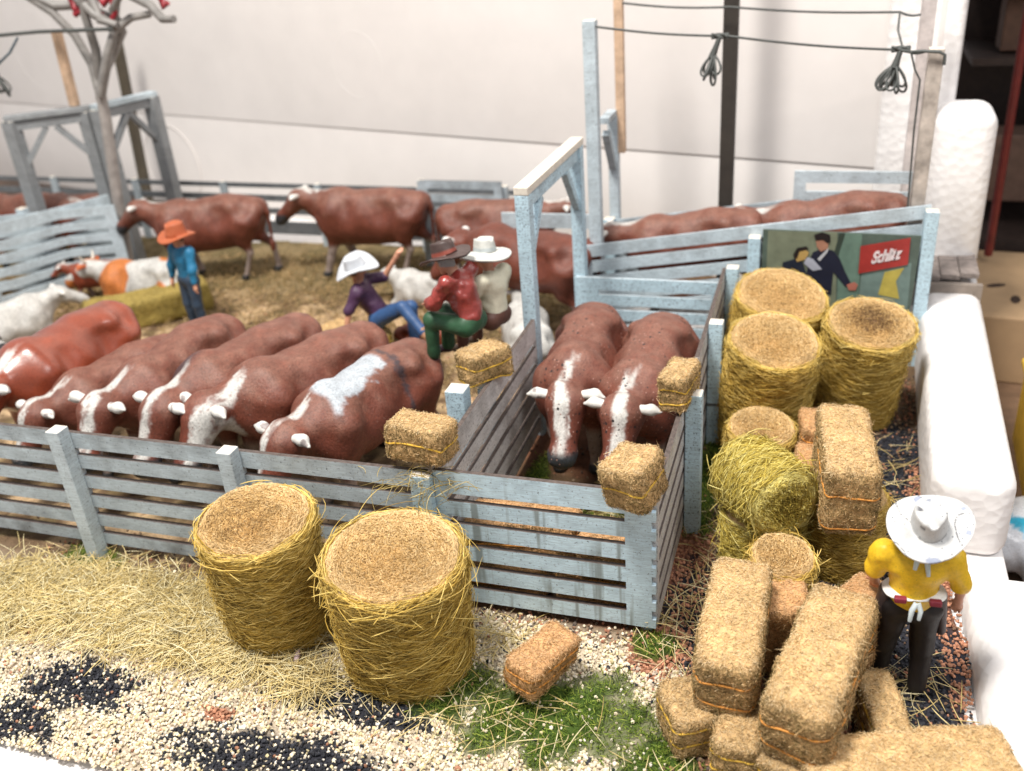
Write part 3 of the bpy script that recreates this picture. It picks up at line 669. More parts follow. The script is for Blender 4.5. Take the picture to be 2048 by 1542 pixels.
def inside(P, e=0.0):
    edge = -2.44+.10*(P[:, 0]+5.06)*(-.02)+.05*fbm(P, 2.0, 77, 2)
    return (P[:, 1] > edge-e) & (P[:, 1] < 9.75+.1*fbm(P, 1.5, 7, 2)) & (P[:, 0] < 2.58+.05*fbm(P, 2.5, 78, 2)+e)
Fg = Fg[inside(cen)]
M_GROUND = vcol('diorama_soil', .9, None, .8, 40, .2, .35)
used = np.unique(Fg); rm = -np.ones(len(GP), int); rm[used] = np.arange(len(used))
g = mesh_np('ground', GP[used], rm[Fg], M_GROUND, None, True, col=gc[used]); g['kind'] = 'structure'
def gz(x, y): return float(.03*fbm(np.array([[x, y, 0.]]), 1.3, 5, 2)[0])

# gravel: real little stones
def gravel():
    def pts(x0, x1, y0, y1, n): return np.stack([RNG.uniform(x0, x1, n), RNG.uniform(y0, y1, n), np.zeros(n)], -1)
    P = np.vstack([pts(-6.6, .6, -2.6, .2, 46000), pts(0, 2.7, -2.6, 5.5, 26000), pts(-2, 0, 0, 3, 3500), pts(-9, -2, .1, 7.5, 9000)])
    P = P[inside(P, .03)]
    cream, bl, te, gr, pen, n, n2 = zone(P)
    u = RNG.random(len(P)); keep = (cream > u*.75) | (bl > u) | (te > u) | (u < .12) | ((P[:, 0] > 0) & (u < .7))
    keep &= ~((gr > .5) & (RNG.random(len(P)) < .95))
    keep &= ~(pen & (u > .5))
    keep &= ~((P[:, 0] < 0) & (P[:, 1] > 0) & (P[:, 0] > -2) & (u > .7))
    P, cream, bl, te, pen = P[keep], cream[keep], bl[keep], te[keep], pen[keep]; k = len(P)
    pal = np.array([[.84, .73, .54], [.74, .62, .44], [.88, .80, .66], [.76, .64, .36], [.58, .48, .38]])
    col = pal[RNG.choice(5, k, p=[.36, .24, .2, .12, .08])]
    scat = RNG.random(k)
    brown = np.array([[.22, .13, .08], [.34, .24, .15], [.12, .09, .07], [.45, .20, .12]])[RNG.choice(4, k)]
    col = np.where(((cream < RNG.random(k)) | pen)[:, None], brown, col)
    isb = (bl*.82 > RNG.random(k)*.9+.10) | (scat < .05); col[isb] = np.array([.024, .025, .031])*RNG.uniform(.6, 1.8, (isb.sum(), 1))
    ist = (te > RNG.random(k)*.9+.1) | ((scat > .985)); col[ist] = np.array([.52, .25, .15])*RNG.uniform(.6, 1.25, (ist.sum(), 1))
    col *= RNG.uniform(.8, 1.12, (k, 1))
    ph = (1+5**.5)/2
    ico = np.array([[-1, ph, 0], [1, ph, 0], [-1, -ph, 0], [1, -ph, 0], [0, -1, ph], [0, 1, ph], [0, -1, -ph], [0, 1, -ph], [ph, 0, -1], [ph, 0, 1], [-ph, 0, -1], [-ph, 0, 1]])/math.hypot(1, ph)
    tri = np.array([[0, 11, 5], [0, 5, 1], [0, 1, 7], [0, 7, 10], [0, 10, 11], [1, 5, 9], [5, 11, 4], [11, 10, 2], [10, 7, 6], [7, 1, 8], [3, 9, 4], [3, 4, 2], [3, 2, 6], [3, 6, 8], [3, 8, 9], [4, 9, 5], [2, 4, 11], [6, 2, 10], [8, 6, 7], [9, 8, 1]])
    r = RNG.uniform(.0095, .0185, k)*np.where(RNG.random(k) < .02, 1.4, 1)
    S = ico[None]*RNG.uniform(.72, 1.2, (k, 12, 1))*r[:, None, None]*RNG.uniform(.75, 1.25, (k, 1, 3))
    P[:, 2] = .03*fbm(P, 1.3, 5, 2)+RNG.uniform(.002, .024, k)
    V = (S+P[:, None]).reshape(-1, 3); F = (tri[None]+np.arange(k)[:, None, None]*12).reshape(-1, 3)
    o = mesh_np('gravel', V, F, vcol('gravel_grain', .75, None, .1, 60, .35, .1), None, False, col=np.repeat(col, 12, 0))
    tag(o, 'cream, black and terracotta model gravel strewn over the base', 'gravel'); o['kind'] = 'stuff'
gravel()
def blades(name, lab, cat, P, L, lean, r, tint, mat, k=4, curl=.3, seed=3):
    rg = np.random.default_rng(seed); n = len(P); s = np.linspace(0, 1, k)[None, :, None]
    az = rg.random(n)*2*np.pi; d = np.stack([np.cos(az)*np.sin(lean), np.sin(az)*np.sin(lean), np.cos(lean)], -1)
    sd = np.stack([-np.sin(az), np.cos(az), 0*az], -1)*rg.normal(0, curl, n)[:, None]
    Q = P[:, None]+d[:, None]*L[:, None, None]*s+sd[:, None]*L[:, None, None]*s*s; Q[..., 2] -= (.35*L*np.sin(lean)*curl)[:, None]*(s[..., 0]**2)
    Q[..., 2] = np.maximum(Q[..., 2], .012+.02*rg.random(n)[:, None])
    V, F, T = strands(Q, r, tint); o = mesh_np(name, V, F, mat, None, True, tint=T); tag(o, lab, cat); o['kind'] = 'stuff'; return o
M_GRASS = hay('static_grass', (.05, .085, .012), (.19, .29, .03), (.44, .48, .09))
M_STRAW = hay('loose_straw', (.42, .30, .10), (.80, .62, .26), (.95, .86, .56))
def scatter(lst, dens, soft=.3, seed=6):
    out = []
    for (x, y, rx, ry) in lst:
        n = int(dens*rx*ry*7); p = np.stack([x+RNG.uniform(-1.5, 1.5, n)*rx, y+RNG.uniform(-1.5, 1.5, n)*ry, np.zeros(n)], -1)
        m = spots([(x, y, rx, ry)], p, soft, seed); out.append(p[m > RNG.random(n)])
    P = np.vstack(out); P = P[inside(P)]; P[:, 2] = .03*fbm(P, 1.3, 5, 2); return P
P = scatter(GREENS, 2600); n = len(P)
blades('green_grass', 'short green static grass growing in patches on the base', 'grass', P, RNG.uniform(.03, .085, n), RNG.uniform(.1, 1.1, n), RNG.uniform(.003, .0055, n), np.clip(RNG.normal(.5, .28, n), 0, 1), M_GRASS, 3)
# dry grass tufts in the pens
P = scatter([(-9, 6.5, 4, 1.3), (-6.5, 8.2, 4, 1.0), (-4, 5, 2, 1.2), (-3.3, 7.2, 1.5, 1), (-12, 6.5, 2, 1)], 420); n = len(P)
blades('pen_grass', 'dry olive and tan grass covering the floor of the cattle pen', 'grass', P, RNG.uniform(.05, .14, n), RNG.uniform(.2, 1.2, n), RNG.uniform(.005, .009, n), np.clip(RNG.normal(.35, .25, n), 0, 1), hay('pen_grass_fibre', (.20, .15, .05), (.58, .39, .18), (.85, .61, .35)), 3)
S_ = [(-5.0, -.80, 1.6, .46, 8200), (-3.9, -.95, .9, .35, 3000), (-6.3, -.95, .7, .5, 2200), (-3.0, -1.25, .7, .2, 500), (-2.75, -1.35, .3, .2, 120)]
def lay(lst, seed, lmin, lmax, lab, name, mat, cat='straw', zhi=.10):
    out = []; rg = np.random.default_rng(seed)
    for (x, y, rx, ry, n) in lst:
        p = np.stack([x+rg.normal(0, .5, n)*rx, y+rg.normal(0, .5, n)*ry, rg.uniform(.015, zhi, n)], -1); out.append(p)
    P = np.vstack(out); P = P[inside(P, -.05)]; n = len(P)
    return blades(name, lab, cat, P, rg.uniform(lmin, lmax, n), rg.uniform(1.25, 1.62, n), rg.uniform(.0025, .0050, n), np.clip(rg.normal(.6, .25, n), 0, 1), mat, 5, .18, seed)
lay(S_, 5, .14, .38, 'pale yellow straw heaped along the front of the long fence', 'loose_straw', M_STRAW, zhi=.12)
lay([(1.9, -.35, .55, .5, 170), (.35, 1.1, .3, 1.2, 90), (2.0, 2.4, .6, 1.1, 130), (-1.15, -1.35, 1., .4, 110), (.2, .1, .3, .6, 90), (1.1, -.2, .5, .5, 80), (-1.5, -.45, .5, .3, 160), (-.7, 1.2, .6, .5, 260), (.6, -1.7, .6, .3, 40)], 9, .12, .42,
    'scattered single straws lying on the gravel and grass', 'scattered_straw', M_STRAW)

wg = np.random.default_rng(44); n = 110
P = np.stack([wg.normal(-1.98, .22, n), wg.normal(-.10, .07, n), wg.uniform(1.36, 1.56, n)], -1)
P = P[~((np.abs(P[:, 1]) < .02) & (P[:, 2] < 1.5))]; n = len(P)
o = blades('straw_wisps', 'frayed straw wisps clinging to the fence corner under the small bale', 'straw', P, wg.uniform(.08, .32, n), wg.uniform(.7, 2.0, n), wg.uniform(.0025, .004, n), wg.uniform(0, .8, n), hay('frayed_straw', (.12, .09, .03), (.45, .33, .10), (.80, .66, .34)), 7, .6, 45)
sc_ = at(592, 1335); mb = MB(); mb.tube([sc_+Vector((.0, .10, .12)), sc_+Vector((.01, .04, .10)), sc_+Vector((.03, -.06, .03)), sc_+Vector((.05, -.14, .02))], [.012, .03, .026, .008], 6); tag(mb.build('dried_scrap', plain('pink_scrap', (.50, .36, .36), .5), None, True), 'pinkish dried scrap lying between the two large rolled bales', 'scrap')

# ------------------------------------------------------------------ foam box the diorama stands in
foam = thing('foam_box', 'open white foam packing box that holds the whole diorama', 'foam box', (0, 0, 0))
def rbox(name, c, s, rz, parent, mat, bev=.12, noise=.0, seg=5, tilt=0, sub=0):
    mb = MB(); mb.box((0, 0, 0), s); o = mb.build(name, mat, parent, True, loc=c, rot=(tilt, 0, rz)); b = bevel(o, bev, seg)
    return o
d_ = Vector((2.05+2.51, 8.05-9.31, 0)).normalized(); wrz = math.atan2(d_.y, d_.x); wn = Vector((-d_.y, d_.x, 0))
wo = Vector((2.05, 8.05, 0))                       # a point of the wall's front line
def wall_pt(s, off, z): v = wo+d_*s+wn*off; return Vector((v.x, v.y, z))
rbox('lower_back_wall', wall_pt(-12.3, .57, .98), (25.6, 1.0, 2.20), wrz, foam, M_WALL, .03)
rbox('upper_back_wall', wall_pt(-12.3, .545, 5.96), (25.6, 1.0, 7.9), wrz, foam, M_WALL, .045)
rbox('foam_floor', (-9.5, 4.6, -.30), (25.2, 14.6, .45), 0, foam, M_FOAM, .05)
for (px, py, r_) in ((715, 130, .62), (75, 100, .95), (345, 330, .95)):
    # moulding rings on the wall: intersect the sight line with the wall face
    d = CF*FPX+CR*(px-1024)-CU*(py-771); d = Vector(d); nrm = wn; face = .053
    tt = ((wo+wn*face)-Vector(CP)).dot(nrm)/d.dot(nrm); q = Vector(CP)+d*tt
    a = np.linspace(0, 2*np.pi, 64); mb = MB()
    mb.tube([q+d_*math.cos(t)*r_+Vector((0, 0, math.sin(t)*r_)) for t in a], .012, 8, cap=False); mb.build('raised_ring', M_WALL, foam, True)
rbox('side_block', (2.80, 4.20, .36), (.76, 4.75, .97), -.035, foam, M_FOAM, .20)
rbox('side_block', (2.92, 7.25, .38), (.72, 1.75, .98), -.03, foam, M_FOAM, .16)
rbox('side_lug', (2.90, 7.75, 1.65), (.78, .95, 2.75), -.03, foam, M_FOAM, .24)
rbox('corner_pillar', (2.35, 8.45, 3.4), (.95, .9, 7.4), -.12, foam, M_FOAM, .10)
rbox('side_block', (3.04, -.78, -.03), (.84, 4.1, .56), .0, foam, M_FOAM, .24)
rbox('front_block', (-6.0, -3.55, -.08), (11.5, 2.0, .52), -.035, foam, M_FOAM, .16)
mb = MB(); mb.box((0, 0, 0), (90, 70, .5)); tb = mb.build('table_top', plain('brown_table', (.20, .12, .07), .6), None, loc=(0, 15, -1.6)); tb['kind'] = 'structure'

# ------------------------------------------------------------------ fences
GF = 'slatted model fences of the cattle pen'
def slot_panel(parent, p0, p1, z0, z1, slots, mat, edge=M_CHAR, th=.045, stile=(.14, .14), rise=0.0, name='rail_panel', notch=False, mid=None):
    p0 = Vector((*p0, 0)); p1 = Vector((*p1, 0)); d = p1-p0; L = d.length; rz = math.atan2(d.y, d.x)
    mb = MB(); zs = [z1]+[v for s in slots for v in s]+[z0]
    sl = [(stile[0]/2, stile[0])]+[(L-stile[1]/2, stile[1])]
    xs_ = [(stile[0], L-stile[1])]
    if mid:
        m_ = mid*L; sl.append((m_, .12)); xs_ = [(stile[0], m_-.06), (m_+.06, L-stile[1])]
    for i in range(0, len(zs), 2):
        a, b = zs[i], zs[i+1]
        for (xa, xb) in xs_: mb.box(((xa+xb)/2, 0, (a+b)/2), (xb-xa, th, a-b), medge=1)
    for cx, wd in sl:
        if notch and cx > L/2:
            mb.box((cx-.035, 0, (z0+z1)/2), (wd-.07, th+.003, z1-z0), medge=1); k = 7; hh = (z1-z0)/(2*k+1)
            for q in range(2*k+1):
                zc = z0+hh*(q+.5); w_ = .07 if q % 2 == 0 else .035
                mb.box((cx+wd/2-.07+w_/2, 0, zc), (w_, th+.003, hh), medge=None)
        elif wd > 0: mb.box((cx, 0, (z0+z1)/2), (wd, th+.003, z1-z0), medge=1)
    V = np.concatenate(mb.V)
    if rise: 
        V[:, 2] += rise*V[:, 0]/L; mb.V = [V]
    o = mb.build(name, [mat, edge], parent, loc=(p0.x, p0.y, 0), rot=(0, 0, rz)); return o
def post(parent, x, y, h, w_=.15, mat=None, z0=-.02, name='post', rz=0.0, lean=(0, 0), top=None):
    mb = MB(); mb.box((0, 0, h/2), (w_, w_, h-z0), medge=1)
    mb.V = [np.concatenate(mb.V)]; V = mb.V[0]; V[:, 0] += lean[0]*V[:, 2]; V[:, 1] += lean[1]*V[:, 2]
    o = mb.build(name, [mat or M_POST, top or M_CREAM], parent, loc=(x, y, z0/2), rot=(0, 0, rz)); bevel(o, .010, 2); return o
SL6 = [(1.30, 1.22), (1.06, .98), (.82, .74), (.58, .50), (.34, .26)]
t = thing('slatted_fence', 'long grey slatted fence in front of the row of brown cows', 'fence', (-6, 0, 0), 0, GF)
def kid(par, o):   # keep world placement when parenting to a moved thing
    o.location = Vector(o.location)-Vector(par.location); return o
for k in range(4):
    xa = -3.95-1.96*(k-1); kid(t, slot_panel(t, (xa-1.96, 0), (xa, 0), .13, 1.50, [(1.32, 1.24), (1.08, .99), (.84, .75), (.60, .51), (.36, .27)], M_GREY if k else M_LGREY, stile=(.05, .05)))
for k in range(4): kid(t, post(t, -3.97-1.96*k, -.10, 1.56+.02*k, .155, M_LGREY, lean=(.0, .0)))
t = thing('slatted_gate', 'pale blue slatted panel with rust streaks closing the chute front', 'gate', (-1, 0, 0), 0, GF)
kid(t, slot_panel(t, (-1.93, 0), (.035, 0), .10, 1.53, SL6, M_BLUE, stile=(.10, .26), notch=True))
kid(t, post(t, -2.03, -.02, 1.50, .19, M_POST))
kid(t, post(t, -.06, .075, 1.36, .10, M_POST))
t = thing('slatted_fence', 'brown grey slatted fence on the left of the chute, cowboys sit on it', 'fence', (-1.95, 1.6, 0), 0, GF)
kid(t, slot_panel(t, (-1.95, .06), (-1.95, 3.32), .10, 1.56, SL6, M_BROWNGREY, stile=(.08, .12)))
kid(t, post(t, -2.19, 1.33, 1.62, .20, M_POST)); kid(t, post(t, -2.08, 1.85, 1.50, .15, M_POST)); 
t = thing('slatted_fence', 'brown grey slatted fence on the right of the chute with blue posts', 'fence', (0, 2.5, 0), 0, GF)
kid(t, slot_panel(t, (.02, .03), (.02, 2.60), .10, 1.50, SL6, M_BROWNGREY, stile=(.08, .08)))
kid(t, slot_panel(t, (.02, 2.62), (.02, 5.28), .10, 1.50, SL6, M_BROWNGREY, stile=(.08, .08)))
for y_, h_ in ((1.62, 1.62), (3.42, 1.57), (5.2, 1.55)): kid(t, post(t, .13, y_, h_, .155, M_POST))
mb = MB(); mb.box((0, 0, 0), (.17, .17, .03)); kid(t, mb.build('iron_band', M_DARKGREY, t, loc=(.13, 3.42, .55)))
t = thing('slatted_fence', 'pale blue slatted panel across the far end of the chute', 'fence', (-1, 5.35, 0), 0, GF)
kid(t, slot_panel(t, (-1.97, 5.34), (-.02, 5.34), .08, 1.27, [(1.10, 1.03), (.88, .81), (.66, .59), (.44, .37)], M_POST, edge=M_LGREY, stile=(.30, .12)))
# archway over the passage beside the chute
t = thing('timber_archway', 'tall pale blue archway at the end of the chute beside the seated cowboys', 'archway', (-2.1, 4.3, 0), 0, 'tall braced archways')
def arch(t, A, B, h, mat, w_=.155, brace=.55, top=M_CREAM):
    A = Vector(A); B = Vector(B); d = (B-A).normalized(); L = Vector(t.location)
    for q in (A, B): kid(t, post(t, q.x, q.y, h, w_, mat))
    def part(nm, p, q, a, b, m):
        mb = MB(); mb.bar(p-L, q-L, a, b); o = mb.build(nm, m, t); bevel(o, .008); return o
    z = Vector((0, 0, h)); 
    mb = MB(); mb.bar(A+z+Vector((0, 0, .045))-d*.085-L, B+z+Vector((0, 0, .045))+d*.085-L, w_*1.02, .09); bevel(mb.build('beam', top, t), .008)
    mb = MB(); mb.bar(A+z+Vector((0, 0, -.10))+d*.09-L, B+z+Vector((0, 0, -.10))-d*.09-L, w_*.6, .15); mb.build('beam', mat, t)
    for q, s in ((A, 1), (B, -1)):
        part('brace', q+Vector((0, 0, h-brace-.25))+d*s*.06, q+Vector((0, 0, h-.19))+d*s*(brace), w_*.55, .10, mat)
arch(t, (-1.99, 3.30, 0), (-1.93, 5.45, 0), 3.03, M_POST, .165)
# sloping cattle ramp behind the chute
def ramp_fence(label, y_, x0, x1, z0, z1, mat, posts, hgt=1.5, nm='slatted_fence', bot=.35):
    t = thing(nm, label, 'fence', ((x0+x1)/2, y_, 0), 0, GF); rise = z1-z0
    sl = [(z0-.17, z0-.24), (z0-.40, z0-.47), (z0-.63, z0-.70), (z0-.86, z0-.93)]
    kid(t, slot_panel(t, (x0, y_), (x1, y_), z0-1.0, z0, sl, mat, edge=M_GREY, rise=rise, stile=(.08, .08), th=.05))
    for (px_, h_) in posts: kid(t, post(t, px_, y_-.10, h_, .16, M_POST))
    return t
ramp_fence('pale blue slatted fence along the front of the sloping ramp, behind the billboard', 6.0, -1.98, 2.45, 1.48, 2.16, M_LGREY, [(.34, 1.72), (2.46, 2.12)])
ramp_fence('grey slatted fence along the back of the sloping ramp', 7.3, -1.98, 1.0, 1.42, 1.84, M_LGREY, [(-1.9, 1.5)])
t = thing('slatted_fence', 'short raised grey rail panel at the top of the ramp', 'fence', (1.6, 7.0, 0), 0, GF)
kid(t, slot_panel(t, (.76, 7.0), (2.3, 7.0), 1.45, 2.30, [(2.14, 2.02), (1.90, 1.80), (1.65, 1.56)], M_LGREY, stile=(.16, .06), edge=M_LGREY))
mb = MB(); V = np.array([[-1.95, 6.07, .1], [2.5, 6.07, .62], [2.5, 7.2, .62], [-1.95, 7.2, .1], [-1.95, 6.07, .0], [2.5, 6.07, .5], [2.5, 7.2, .5], [-1.95, 7.2, .0]])
mb.add(V, [[0, 1, 2, 3], [7, 6, 5, 4], [0, 4, 5, 1], [1, 5, 6, 2], [2, 6, 7, 3], [3, 7, 4, 0]]); tag(mb.build('ramp_deck', M_BROWNGREY), 'sloping wooden ramp floor under the two cows', 'ramp')
# planked wooden landing on the foam
t = thing('wooden_landing', 'weathered grey plank landing lying on the white foam', 'landing', (2.80, 7.0, -.02))
for k in range(4): 
    mb = MB(); mb.box((0, 0, 0), (.235, 1.15-.03*k, .07)); o = mb.build('plank', plain('weathered_plank', (.25, .21, .19), .8, .45, 9, .5), t, loc=(-.42+.243*k, .04*k, 1.02+.006*k), rot=(.0, .01*k, -.03)); bevel(o, .008)
mb = MB(); mb.box((0, 0, 0), (.98, .10, .20)); mb.build('edge_beam', plain('grey_beam', (.24, .20, .17), .8, .3), t, loc=(-.05, -.58, .885))
# poles with wires and tangles
GP_ = 'tall poles of the overhead wires'
def pole(label, x, y, z0, z1, w_, mat, lean=(0, 0), name='wooden_pole', peg=None):
    if peg is None:
        o = post(None, x, y, z1, w_, mat, z0=z0 if z0 <= 0 else 0, name=name, lean=lean); return tag(o, label, 'pole', GP_)
    t = thing(name, label, 'pole', (x, y, 0), 0, GP_)
    post(t, 0, 0, peg, w_, mat, name='grey_post', lean=lean)
    mb = MB(); mb.bar((w_*.75, 0, peg-.55), (w_*.75, 0, z1), w_*.85, w_*.85); bevel(mb.build('bare_peg', M_WOOD, t), .01)
    mb = MB(); mb.bar((0, -w_*.55, peg-.75), (0, -w_*.55-.42, peg-.15), w_*.7, .10); mb.bar((0, -.02, peg+.04), (0, -.62, peg+.04), w_*.9, .08); mb.build('brace', M_GREY, t); return t
M_WOOD = plain('bare_wood', (.58, .40, .27), .7, .3, 8, .2)
M_WOODG = plain('painted_peg', (.56, .50, .48), .6, .35, 6, .2)
pA = pole('tall pale grey wire pole at the left corner of the ramp', -1.88, 6.25, 0, 4.45, .17, M_LGREY)
pB = pole('grey wire post with a bare wooden peg on top behind the archway', -1.85, 7.4, 0, 5.5, .15, M_LGREY, peg=3.0)
pC = pole('tall stained wire pole at the right end of the billboard', 2.28, 6.15, 0, 4.0, .17, plain('stained_pole', (.46, .40, .35), .6, .45, 5, .3), lean=(.004, 0))
pD = pole('tall wire pole with a cut wooden top behind the stained pole', 2.25, 7.35, 0, 4.75, .17, M_WOODG)
o = post(None, -.22, 7.62, 7.0, .20, plain('black_wood', (.035, .028, .022), .6, .3), name='square_pole', top=M_DARKGREY); tag(o, 'black square pole standing behind the ramp against the white wall', 'pole')
M_WIRE = plain('dark_wire', (.07, .075, .07), .5, .3)
def wire(label, pts, r=.016):
    mb = MB(); P = [Vector(p) for p in pts]; out = []
    for a, b in zip(P[:-1], P[1:]):
        for q in np.linspace(0, 1, 10, endpoint=False): v = a.lerp(b, q); v.z -= .03*math.sin(q*math.pi); out.append(v)
    out.append(P[-1]); mb.tube(out, r, 6); return tag(mb.build('overhead_wire', M_WIRE, None, True), label, 'wire', 'overhead wires')
wA0 = at(1182, 52, 4.35); 
def on_plane(px, py, y_):
    d = CF*FPX+CR*(px-1024)-CU*(py-771); t_ = (y_-CP[1])/d[1]; return Vector(CP+d*t_)
w1 = [on_plane(1182, 52, 6.2), on_plane(1455, 72, 6.2), on_plane(1812, 100, 6.2), on_plane(1850, 103, 6.2)]
wire('lower dark overhead wire, in front, carrying both tangled bundles', w1)
w2 = [on_plane(1245, 6, 7.35), on_plane(1460, 14, 7.35), on_plane(1800, 24, 7.35), on_plane(1845, 28, 7.35)]
wire('upper dark overhead wire, farther back', w2)
def bundle(label, p, q, seed):
    rg = np.random.default_rng(seed); t = thing('wire_bundle', label, 'wire bundle', p, 0, 'looped wire bundles hanging from the overhead wire'); d = Vector(q)-Vector(p)
    mb = MB(); mb.tube([(0, 0, 0), d*.25, d*.5], [.03, .035, .05], 8); mb.build('stem', M_WIRE, t, True)
    mb = MB()
    for k in range(-2, 3): mb.tube([Vector((x, .02*math.sin(x*60+k), .01*k)) for x in np.linspace(-.10, .10, 9)], .018, 6)
    mb.build('knot', M_WIRE, t, True)
    for k in range(9):
        mb = MB(); a = rg.uniform(-1.0, 1.0); b = rg.uniform(-.8, .8); dd = (d.normalized()+Vector((a*.8, b*.7, -abs(a)*.05))).normalized(); s = dd.cross(Vector((rg.normal(), rg.normal(), 0))).normalized(); L = rg.uniform(.26, .38)
        mb.tube([d*.42+dd*L*(.5-.5*math.cos(u))*1.0+s*.085*math.sin(u)*(.35+.65*(.5-.5*math.cos(u))) for u in np.linspace(0, 2*math.pi, 20)], .015, 6); mb.build('loop', M_WIRE, t, True)
bundle('tangled bundle of wire loops left of the black pole', on_plane(1440, 72, 6.2), on_plane(1408, 158, 6.15), 1)
bundle('tangled bundle of wire loops beside the stained pole', on_plane(1802, 98, 6.2), on_plane(1776, 172, 6.15), 2)
mb = MB(); mb.tube([on_plane(1800, 24, 7.3), on_plane(1796, 60, 6.9), on_plane(1806, 98, 6.25)], .014, 6); tag(mb.build('hanging_wire', M_WIRE, None, True), 'short curved wire hanging between the two overhead wires at the right', 'wire')
mb = MB(); mb.tube([on_plane(1800, 100, 6.2), on_plane(1822, 104, 6.1), on_plane(1845, 102, 6.0)]+[on_plane(x, y, 6.0) for x, y in ((1880, 104), (1890, 110), (1888, 130))], .02, 6); tag(mb.build('wire_hook', M_WIRE, None, True), 'bent dark hook through the top of the stained pole', 'hook')
mb = MB(); mb.tube([on_plane(1822, 104, 6.03), on_plane(1830, 140, 6.02), on_plane(1840, 160, 6.0), on_plane(1828, 260, 6.02), on_plane(1815, 420, 6.03)], .013, 6); tag(mb.build('drooping_wire', M_WIRE, None, True), 'thin wire running down the side of the stained pole', 'wire')

# ------------------------------------------------------------------ billboard
t = thing('billboard', 'painted tin billboard of a dancing couple behind the tall bales', 'billboard', (1.36, 5.83, .72)); 
BW, BH = 1.94, .90
def flat(nm, pts, y_, col, th=.006, rough=.45, parent=None, mat=None):
    pts = list(pts); n = len(pts); V = [(x, y_, z) for x, z in pts]+[(x, y_+th, z) for x, z in pts]
    me = bpy.data.meshes.new(nm); F = [list(range(n))[::-1], list(range(n, 2*n))]+[[i, (i+1) % n, (i+1) % n+n, i+n] for i in range(n)]
    me.from_pydata(V, [], F); me.update(); me.materials.append(mat or plain(nm+'_ink', col, rough, .25, 5, .03)); o = bpy.data.objects.new(nm, me); C.objects.link(o); o.parent = parent or t; return o
def bb(px, py): q = on_plane(px, py, 5.80); return (q.x-1.36, q.z-.72)
def ell(cx, cy, rx, ry, rot=0, n=20): 
    return [(cx+rx*math.cos(a)*math.cos(rot)-ry*math.sin(a)*math.sin(rot), cy+rx*math.cos(a)*math.sin(rot)+ry*math.sin(a)*math.cos(rot)) for a in np.linspace(0, 2*math.pi, n, endpoint=False)]
def crop(cx, cy): return bb(1500+cx*460/2048, 420+cy*240/1069)
def poly(nm, cp, lay_, col): return flat(nm, [crop(*c) for c in cp], -.004*lay_, col, .0035)
flat('board', [crop(*c) for c in ((115, 180), (1530, 240), (1420, 960), (90, 900))], .0, (.08, .11, .09), .03)
poly('painted_wall', [(160, 190), (780, 205), (760, 900), (130, 880)], 1, (.17, .19, .13))
poly('painted_curtain', [(800, 210), (1000, 222), (960, 860), (770, 880)], 1, (.12, .19, .15))
poly('painted_doorway', [(800, 208), (850, 210), (790, 400), (745, 400)], 2, (.03, .045, .035))
poly('painted_floor', [(1000, 500), (1440, 480), (1400, 900), (960, 870)], 1, (.14, .20, .18))
poly('yellow_dress', [(1200, 560), (1375, 520), (1300, 640), (1330, 800), (1140, 760)], 2, (.42, .34, .07))
poly('man_suit', [(560, 380), (640, 350), (740, 365), (800, 440), (850, 560), (900, 660), (850, 690), (770, 590), (740, 560), (720, 760), (480, 690), (520, 470)], 3, (.012, .014, .03))
poly('shirt_collar', [(600, 440), (700, 340), (690, 380), (620, 460)], 4, (.5, .5, .52))
poly('woman_sleeve', [(500, 420), (560, 440), (640, 530), (560, 545), (480, 480)], 5, (.35, .36, .42))
poly('man_face', [(585, 270), (640, 260), (700, 290), (690, 350), (630, 375), (595, 330)], 4, (.35, .17, .11))
poly('man_hair', [(570, 225), (640, 200), (715, 225), (715, 290), (690, 300), (650, 270), (585, 275)], 5, (.012, .008, .01))
poly('woman_dress', [(290, 470), (400, 440), (470, 470), (500, 560), (480, 680), (290, 600)], 4, (.015, .02, .035))
poly('woman_face', [(415, 380), (480, 350), (525, 380), (500, 440), (420, 465), (400, 430)], 5, (.42, .27, .09))
poly('woman_hair', [(385, 400), (420, 340), (500, 325), (525, 350), (440, 370), (420, 430), (395, 440)], 6, (.015, .01, .01))
poly('man_hand', [(860, 670), (930, 645), (960, 670), (940, 720), (880, 720)], 4, (.40, .14, .10))
sg = poly('red_sign', [(985, 325), (1432, 250), (1405, 490), (965, 570)], 5, (.33, .03, .025))
fc = bpy.data.curves.new('lettering', 'FONT'); fc.body = 'Schlitz'; fc.size = .165; fc.shear = .6; fc.extrude = .003; fc.align_x = 'CENTER'; fc.align_y = 'CENTER'; fc.space_character = .86; fc.offset = .006
fo = bpy.data.objects.new('lettering', fc); C.objects.link(fo); 
dg = bpy.context.evaluated_depsgraph_get(); me = bpy.data.meshes.new_from_object(fo.evaluated_get(dg)); bpy.data.objects.remove(fo)
me.materials.append(plain('sign_white', (.72, .62, .62), .5)); fo = bpy.data.objects.new('lettering', me); C.objects.link(fo); fo.parent = sg
cx_ = [crop(*c) for c in ((1000, 450), (1400, 380), (1195, 415))]; an = math.atan2(cx_[1][1]-cx_[0][1], cx_[1][0]-cx_[0][0])
fo.location = (cx_[2][0], -.026, cx_[2][1]); fo.rotation_euler = (math.pi/2, -an, 0); fo.scale = (.95, 1.25, 1)

